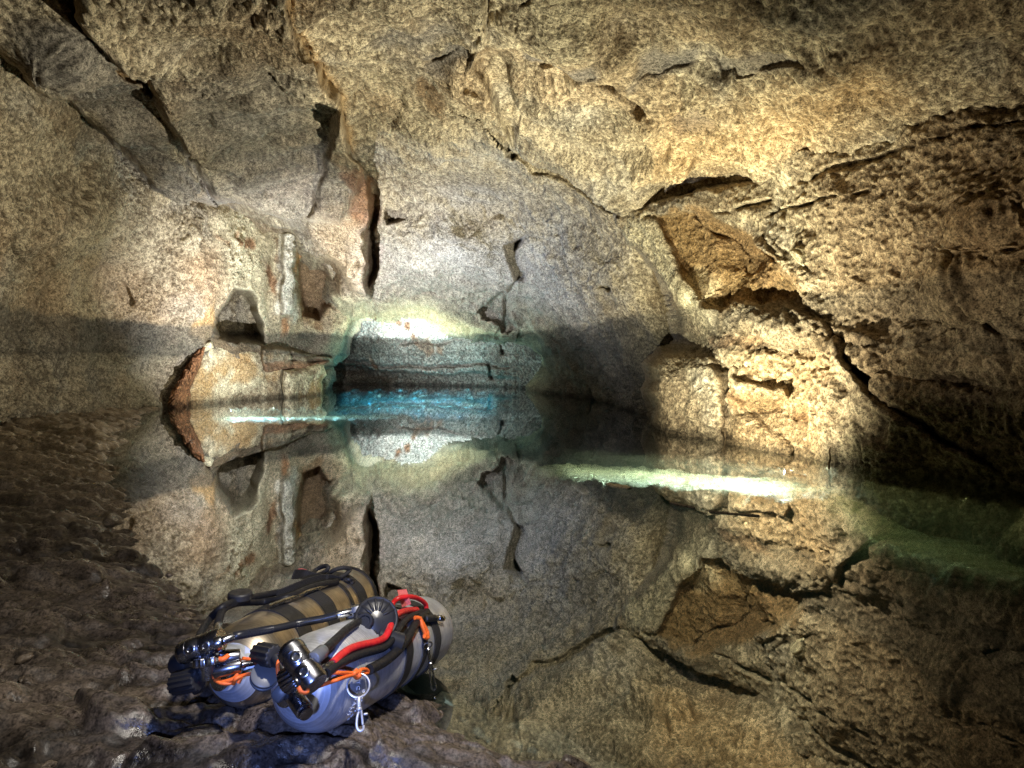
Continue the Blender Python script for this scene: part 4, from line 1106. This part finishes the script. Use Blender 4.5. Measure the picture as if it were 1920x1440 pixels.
# valve, first stage and handwheel grow from the neck
yv = neck.y - 0.012
view = (Vector((0, 0, CAMZ)) - neck).normalized()
fs1 = first_stage(r1, q1(768, 552, 1.215), q1(936, 782, 1.175), 0.0245, view)
part("hose_fitting", G_CHROME, r1, lambda bm: (cyl(bm, q1(962, 708, 1.20), q1(1000, 680, 1.215), 0.0085, 18), cyl(bm, q1(1000, 680, 1.215), h1(1040, 648, .012), 0.0065, 18)))
part("valve_body", G_CHROME, r1, lambda bm: (cyl(bm, neck - T1.ax * 0.02, neck + T1.ax * 0.035, 0.018, 28), cyl(bm, q1(765, 800, 1.235), q1(868, 940, 1.185), 0.0155, 28, 0.12)))
part("valve_plug", G_DARK, r1, lambda bm: cyl(bm, q1(856, 925, 1.192), q1(880, 958, 1.18), 0.0125, 24))
part("yoke_knob", G_DARK, r1, lambda bm: cyl(bm, q1(830, 715, 1.20), q1(742, 770, 1.20), 0.022, 60, 0.12, ribs=20, rib=0.08))
part("valve_shoulder", G_GREY, r1, lambda bm: cyl(bm, q1(705, 790, 1.225), q1(760, 850, 1.22), 0.019, 28, 0.4))
part("handwheel", G_RUBBER, r1, lambda bm: (cyl(bm, q1(590, 590, 1.31), q1(690, 610, 1.27), 0.021, 60, 0.2, ribs=12, rib=0.14), cyl(bm, q1(690, 610, 1.27), q1(760, 720, 1.25), 0.010, 16)))
def bungee1():
    k = h1(1185, 712, .012)
    part("bungee_cord", G_ORANGE, r1, lambda bm: tube(bm, [q1(960, 708, 1.225), h1(1060, 708, .012), h1(1130, 710, .010), k], 0.0035, 10))
    part("bungee_cord", G_ORANGE, r1, lambda bm: tube(bm, [q1(925, 800, 1.205), q1(985, 778, 1.225), h1(1060, 752, .012), h1(1130, 728, .010), k], 0.0035, 10))
    part("bungee_cord", G_ORANGE, r1, lambda bm: tube(bm, [k, h1(1205, 690, .018), h1(1240, 690, .016), h1(1245, 710, .014), h1(1200, 718, .014)], 0.0035, 10))
    part("bungee_cord", G_ORANGE, r1, lambda bm: tube(bm, [h1(1170, 690, .012), h1(1195, 725, .018), h1(1180, 735, .012), h1(1165, 712, .014), h1(1200, 700, .018)], 0.0045, 10))
    part("bungee_cord", G_ORANGE, r1, lambda bm: tube(bm, [q1(735, 640, 1.235), q1(712, 640, 1.225), q1(706, 690, 1.215), q1(718, 745, 1.21), q1(745, 770, 1.215)], 0.0035, 10))
    part("bungee_cord", G_ORANGE, r1, lambda bm: tube(bm, [q1(835, 790, 1.165), q1(850, 815, 1.162), q1(880, 818, 1.162), q1(870, 795, 1.168)], 0.0055, 10))
bungee1()
def bolt_snap(bm, top, bot, ring_r, plane_n):
    d = (bot - top); L = d.length; d.normalize()
    u = d.cross(plane_n).normalized()
    c = top
    tube(bm, [c + (u * math.cos(a) + d * math.sin(a)) * ring_r for a in np.linspace(0, 2 * math.pi, 25)], 0.0019, 8, 2)
    s0 = c + d * ring_r
    cyl(bm, s0, s0 + d * L * 0.30, 0.0042, 14, 0.3)
    cyl(bm, s0 + d * L * 0.30, s0 + d * L * 0.40, 0.0058, 14, 0.3)
    tube(bm, [s0 + d * L * 0.40, s0 + d * L * 0.6 + u * 0.004, s0 + d * L * 0.85 + u * 0.005, s0 + d * L * 0.98 + u * 0.001, s0 + d * L * 0.96 - u * 0.006, s0 + d * L * 0.84 - u * 0.007], 0.0024, 8, 6)
    tube(bm, [s0 + d * L * 0.40 - u * 0.004, s0 + d * L * 0.82 - u * 0.006], 0.0022, 8, 3)
    cyl(bm, s0 + d * L * 0.52 - u * 0.008, s0 + d * L * 0.52 - u * 0.015, 0.0022, 10)
part("bolt_snap", G_ALU, r1, lambda bm: bolt_snap(bm, h1(1190, 785, .014), q1(1196, 985, 1.25), 0.0205, view))
def cord2(bm):
    tube(bm, [h1(1530, 378, .020), h1(1560, 385, .022), h1(1575, 430, .018), h1(1598, 488, .016)], 0.005, 10)
    tube(bm, [h1(1560, 378, .022), h1(1582, 420, .018), h1(1606, 470, .016), h1(1595, 500, .016)], 0.0045, 10)
    tube(bm, [h1(1585, 485, .016), h1(1610, 492, .018), h1(1600, 502, .018), h1(1586, 492, .018)], 0.004, 8)
part("cord_loop", G_ORANGE, r1, cord2)
part("bolt_snap", G_CHROME, r1, lambda bm: bolt_snap(bm, h1(1606, 545, .010), h1(1640, 800, .016), 0.011, view))
T1.stamp(r1, "TC-3ALM", T1.L + 0.022, 84, 0.0125, 0.975, 0.35)
T1.stamp(r1, "DOT-3AL", T1.L - 0.004, 98, 0.0125, 1.0, 0.0)

# ---- rear cylinder
T2 = Tank(P(655, 1120, 2.05), P(470, 1240, 1.50))
r2 = thing("diving_cylinder", T2.far - Vector((0, 0, T2.R)), "rear diving cylinder with black straps, braided hose and goldish far end", "diving cylinder")
brushed(G_GOLD, T2.ax)
T2.body(r2, G_GOLD)
T2.band(r2, "strap", 0.115, 0.050, G_WEB, 0.004, 0.008)
T2.band(r2, "rubber_band", 0.195, 0.016, G_RUBBER, 0.003, -0.01)
T2.band(r2, "strap", 0.325, 0.060, G_WEB, 0.0035, -0.01)
T2.band(r2, "rubber_band", 0.47, 0.060, G_RUBBER, 0.003, 0.0)
part("boot_rim", G_RUBBER, r2, lambda bm: lathe(bm, T2.far, T2.ax, [(-0.004, 0), (-0.004, 0.060), (0.000, 0.084), (0.008, 0.0935), (0.020, 0.0965), (0.024, 0.0945), (0.024, 0.085)], 72, ribs=30, rib=0.02))
h2 = lambda x, y, l=0.01: T2.hit(*zz(x, y), l)
part("inflator_hose", G_HOSE, r2, lambda bm: tube(bm, [q1(345, 455, 1.42), q1(352, 400, 1.44), h2(380, 330, .02), h2(440, 295, .016), h2(520, 285, .012), h2(620, 282, .010), h2(760, 258, .012), h2(880, 208, .014), h2(980, 178, .012), h2(1060, 165, .006)], 0.0085, 14))
part("hose_fitting", G_CHROME, r2, lambda bm: cyl(bm, q1(340, 475, 1.385), q1(350, 420, 1.43), 0.0085, 18))
part("side_hose", G_HOSE, r2, lambda bm: tube(bm, [q1(215, 545, 1.36), q1(250, 460, 1.42), q1(300, 385, 1.50), h2(365, 322, .026), h2(430, 288, .026), h2(520, 262, .020), h2(640, 240, .014), h2(760, 215, .012)], 0.008, 14))
part("gauge_puck", G_RUBBER, r2, lambda bm: lathe(bm, h2(480, 268, .022), (T2.up + view * 0.1), [(0, 0), (0, 0.024), (0.003, 0.027), (0.014, 0.027), (0.017, 0.024), (0.017, 0)], 40))
part("pale_rod", G_CHROME, r2, lambda bm: tube(bm, [h2(650, 312, .010), h2(760, 270, .012), h2(880, 222, .012), h2(1025, 170, .010)], 0.0055, 12))  # thin bright metal tube beside the inflator hose
def loops(bm):
    tube(bm, [h2(900, 135, .006), h2(935, 92, .016), h2(985, 68, .028), h2(1010, 78, .026), h2(985, 105, .014), h2(930, 128, .010), h2(905, 150, .004)], 0.006, 10)
    tube(bm, [h2(1010, 118, .008), h2(1045, 92, .024), h2(1100, 78, .034), h2(1138, 88, .030), h2(1120, 112, .020), h2(1080, 135, .010), h2(1050, 145, .004)], 0.006, 10)
part("webbing_loop", G_WEB, r2, loops)
part("buckle", G_PLASTIC, r2, lambda bm: tube(bm, [h2(1110, 148, .008), h2(1140, 150, .014), h2(1162, 152, .010), h2(1150, 168, .008)], 0.0055, 8))
part("webbing_tag", G_PINK, r2, lambda bm: ribbon(bm, [h2(806, 110, .030), h2(840, 98, .030), h2(872, 104, .024)], 0.014, 0.002, Vector((0.3, 0, 1))))
part("webbing_tail", G_WEB, r2, lambda bm: ribbon(bm, [h2(800, 118, .032), h2(860, 118, .026), h2(930, 138, .010), h2(1010, 150, .006)], 0.026, 0.003, Vector((0.3, 0, 1))))
part("webbing_tail", G_WEB, r2, lambda bm: ribbon(bm, [h2(700, 240, .016), h2(800, 200, .018), h2(900, 160, .014), h2(1000, 140, .008), h2(1080, 150, .006)], 0.022, 0.003, Vector((0, -0.5, 1))))
neck2 = T2.far + T2.ax * (T2.L + 0.095)
view2 = (Vector((0, 0, CAMZ)) - neck2).normalized()
fs2 = first_stage(r2, q1(120, 595, 1.345), q1(372, 505, 1.345), 0.0225, view2)
part("hose_fitting", G_CHROME, r2, lambda bm: (cyl(bm, q1(325, 535, 1.315), q1(372, 520, 1.32), 0.012, 24), cyl(bm, q1(372, 520, 1.32), q1(440, 492, 1.335), 0.0085, 18)))
H2 = [q1(430, 496, 1.335), q1(480, 482, 1.345), q1(600, 460, 1.38), q1(720, 437, 1.41), q1(830, 412, 1.44), q1(960, 388, 1.465), q1(1065, 362, 1.485)]
part("regulator_hose", G_HOSE, r2, lambda bm: tube(bm, H2, 0.0075, 14))
def braid(bm):
    path = spline(H2, 24)
    for i in range(4, len(path) - 4):
        if 62 < i < 92: continue
        d = path[i + 1] - path[i]
        _, u, w = frame(d)
        tube(bm, [path[i] + (u * math.cos(a) + w * math.sin(a)) * 0.0078 + d * 0.9 * a / 6.28 for a in np.linspace(0, 6.28, 11)], 0.0008, 5, 1, smooth=False)
part("hose_braid", G_PLASTIC, r2, braid)["kind"] = "stuff"
part("swivel", G_CHROME, r2, lambda bm: (cyl(bm, q1(1060, 363, 1.485), q1(1150, 342, 1.50), 0.0085, 20), cyl(bm, q1(1150, 342, 1.50), q1(1200, 328, 1.505), 0.0125, 6, 0.1)))
# second stage: round cover, finned front, exhaust tee, adjusting knob and mouthpiece
def second_stage():
    c = q1(1295, 390, 1.50)
    n = (Vector((0, 0, CAMZ)) - c).normalized()
    n = (n + Vector((0.15, 0, 0.25))).normalized()
    up = (Vector((0, 0, 1)) - n * n.z).normalized(); sd = up.cross(n).normalized()
    ss = part("second_stage", G_PLASTIC, r2, lambda bm: lathe(bm, c - n * 0.030, n, [(0, 0.012), (0.004, 0.026), (0.016, 0.034), (0.028, 0.036), (0.034, 0.0365), (0.036, 0.035), (0.040, 0.033), (0.044, 0.026), (0.0455, 0)], 48))
    for k in range(7):
        a = math.radians(20 + k * 23)
        d = sd * math.cos(a) + up * math.sin(a)
        part("cover_fin", G_RUBBER, ss, lambda bm: tube(bm, [c + n * 0.0135 + d * 0.012, c + n * 0.014 + d * 0.022, c + n * 0.006 + d * 0.035, c - n * 0.008 + d * 0.038], 0.0028, 8, 5))
    part("cover_rim", G_RUBBER, ss, lambda bm: tube(bm, [c + n * 0.008 + (sd * math.cos(a) + up * math.sin(a)) * 0.0345 for a in np.linspace(0, 6.2832, 33)], 0.003, 8, 2))
    kc = c - sd * 0.018 - up * 0.004 + n * 0.010
    kn = (n - sd * 0.35).normalized()
    part("adjusting_knob", G_PLASTIC, ss, lambda bm: lathe(bm, kc, kn, [(0, 0.0145), (0.010, 0.0145), (0.012, 0.013), (0.012, 0.010), (0.009, 0.0085), (0.009, 0)], 36, ribs=18, rib=0.05))
    def tee(bm):
        for s_, L in ((1, 0.046), (-1, 0.040)):
            a0 = c - up * 0.026 + n * 0.004
            a1 = a0 + sd * s_ * L - up * (0.020 if s_ > 0 else 0.012) - n * 0.010
            lathe(bm, a0, a1 - a0, [(-0.004, 0.006), (0, 0.014), (L * 0.5, 0.016), (L * 0.95, 0.017), (L, 0.014), (L, 0)], 24)
    part("exhaust_tee", G_PLASTIC, ss, tee)
    k_ = 1.28
    part("mouthpiece", G_RUBBER, ss, lambda bm: (cyl(bm, c - n * 0.03, c - n * 0.045 - sd * 0.02 + up * 0.01, 0.014, 24), cyl(bm, c - n * 0.042 - sd * 0.045 + up * 0.018, c - n * 0.042 - sd * 0.005 + up * 0.022, 0.010, 20, 0.5)))
    Sm = Matrix.Translation(c) @ Matrix.Scale(k_, 4) @ Matrix.Translation(-c)
    for o_ in [ss] + list(ss.children): o_.data.transform(Sm)
    return ss
ss_ = second_stage()
part("valve_body", G_CHROME, r2, lambda bm: cyl(bm, neck2 - T2.ax * 0.02, neck2 + T2.ax * 0.03, 0.018, 28))
part("valve_outlet", G_CHROME, r2, lambda bm: cyl(bm, q1(282, 600, 1.33), q1(282, 742, 1.33), 0.0165, 28, 0.2))
part("yoke_knob", G_CHROME, r2, lambda bm: cyl(bm, q1(276, 615, 1.322), q1(278, 668, 1.318), 0.024, 60, 0.15, ribs=12, rib=0.14))
part("valve_arm", G_DARK, r2, lambda bm: (cyl(bm, q1(320, 700, 1.335), q1(490, 662, 1.35), 0.0145, 28, 0.2), cyl(bm, q1(488, 662, 1.35), q1(575, 645, 1.37), 0.006, 16), cyl(bm, q1(350, 620, 1.345), q1(480, 612, 1.36), 0.015, 24, 0.2)))
part("handwheel", G_RUBBER, r2, lambda bm: (cyl(bm, q1(88, 775, 1.335), q1(235, 745, 1.32), 0.0225, 72, 0.15, ribs=14, rib=0.12), cyl(bm, q1(225, 735, 1.325), q1(290, 700, 1.33), 0.010, 16)))
part("valve_cap", G_RUBBER, r2, lambda bm: (cyl(bm, q1(80, 655, 1.375), q1(190, 650, 1.365), 0.021, 36, 0.4), cyl(bm, q1(225, 790, 1.33), q1(240, 820, 1.325), 0.013, 24, 0.4)))
dn = (view2 + Vector((0.15, 0, 0.75))).normalized()
gp = q1(626, 735, 1.285)
pg = part("pressure_gauge", G_GREY, r2, lambda bm: lathe(bm, gp - dn * 0.010, dn, [(0, 0), (0, 0.021), (0.003, 0.024), (0.008, 0.0245), (0.009, 0.0262), (0.0125, 0.0262), (0.0135, 0.0248), (0.017, 0.0255), (0.022, 0.0255), (0.024, 0.023), (0.0238, 0)], 56))
def bungee2():
    part("bungee_cord", G_ORANGE, r2, lambda bm: tube(bm, [q1(335, 622, 1.33), q1(375, 628, 1.325), q1(410, 606, 1.335)], 0.005, 10))
    part("bungee_cord", G_ORANGE, r2, lambda bm: tube(bm, [q1(495, 622, 1.36), q1(540, 628, 1.37), q1(575, 636, 1.375)], 0.0035, 10))
    part("bungee_cord", G_ORANGE, r2, lambda bm: tube(bm, [q1(330, 752, 1.335), q1(370, 772, 1.33), q1(430, 770, 1.335), q1(465, 735, 1.34), q1(540, 716, 1.34), q1(600, 712, 1.34)], 0.0035, 10))
    part("bungee_cord", G_ORANGE, r2, lambda bm: tube(bm, [q1(330, 745, 1.34), q1(380, 762, 1.335), q1(440, 745, 1.335), q1(470, 712, 1.34)], 0.0042, 10))
    part("bungee_cord", G_ORANGE, r2, lambda bm: tube(bm, [q1(440, 775, 1.332), q1(455, 745, 1.328), q1(485, 735, 1.335), q1(470, 770, 1.332)], 0.004, 10))
bungee2()

# ------------------------------------------------------------------ submerged lamps: a housing with a lit panel just under the surface
def emit_mat(name, col, s):
    m = bpy.data.materials.new(name); m.use_nodes = True
    nt = m.node_tree; nt.nodes.clear()
    e = N(nt, "ShaderNodeEmission"); e.inputs[0].default_value = (*col, 1); e.inputs[1].default_value = s
    o = N(nt, "ShaderNodeOutputMaterial"); nt.links.new(e.outputs[0], o.inputs[0])
    return m
def dive_light(a, b, r, col, s, label):
    """submerged torch: body, wider head, lit lens; it lies just under the surface"""
    a, b = Vector(a), Vector(b)
    d = (b - a).normalized(); L = (b - a).length
    root = thing("dive_light", a, label, "dive light", "submerged dive lights")
    part("housing", G_PLASTIC, root, lambda bm: lathe(bm, a, d, [(0, 0), (0, r * 0.6), (L * 0.6, r * 0.6), (L * 0.72, r), (L, r), (L, r * 0.85), (L - 0.004, 0)], 28))
    part("lens", emit_mat("lit_lens", col, s), root, lambda bm: lathe(bm, a + d * (L - 0.003), d, [(0, 0), (0, r * 0.84), (0.002, r * 0.8), (0.002, 0)], 28))
    return root
dive_light((LR.x + 0.16, LR.y - 0.03, -0.10), (LR.x + 0.0, LR.y, -0.07), 0.03, (0.95, 0.98, 1.0), 30.0, "bright submerged lamp glowing at the foot of the right wall")
dive_light((LL.x - 0.16, LL.y + 0.45, -0.10), (LL.x + 0.02, LL.y + 0.45, -0.08), 0.035, (0.85, 0.95, 1.0), 30.0, "submerged lamp glowing in front of the cream boulder on the left")
dive_light((LF.x, LF.y - 0.1, -0.22), (LF.x, LF.y + 0.1, -0.18), 0.04, (0.55, 0.85, 1.0), 30.0, "submerged lamp glowing in the blue pool of the far arch")
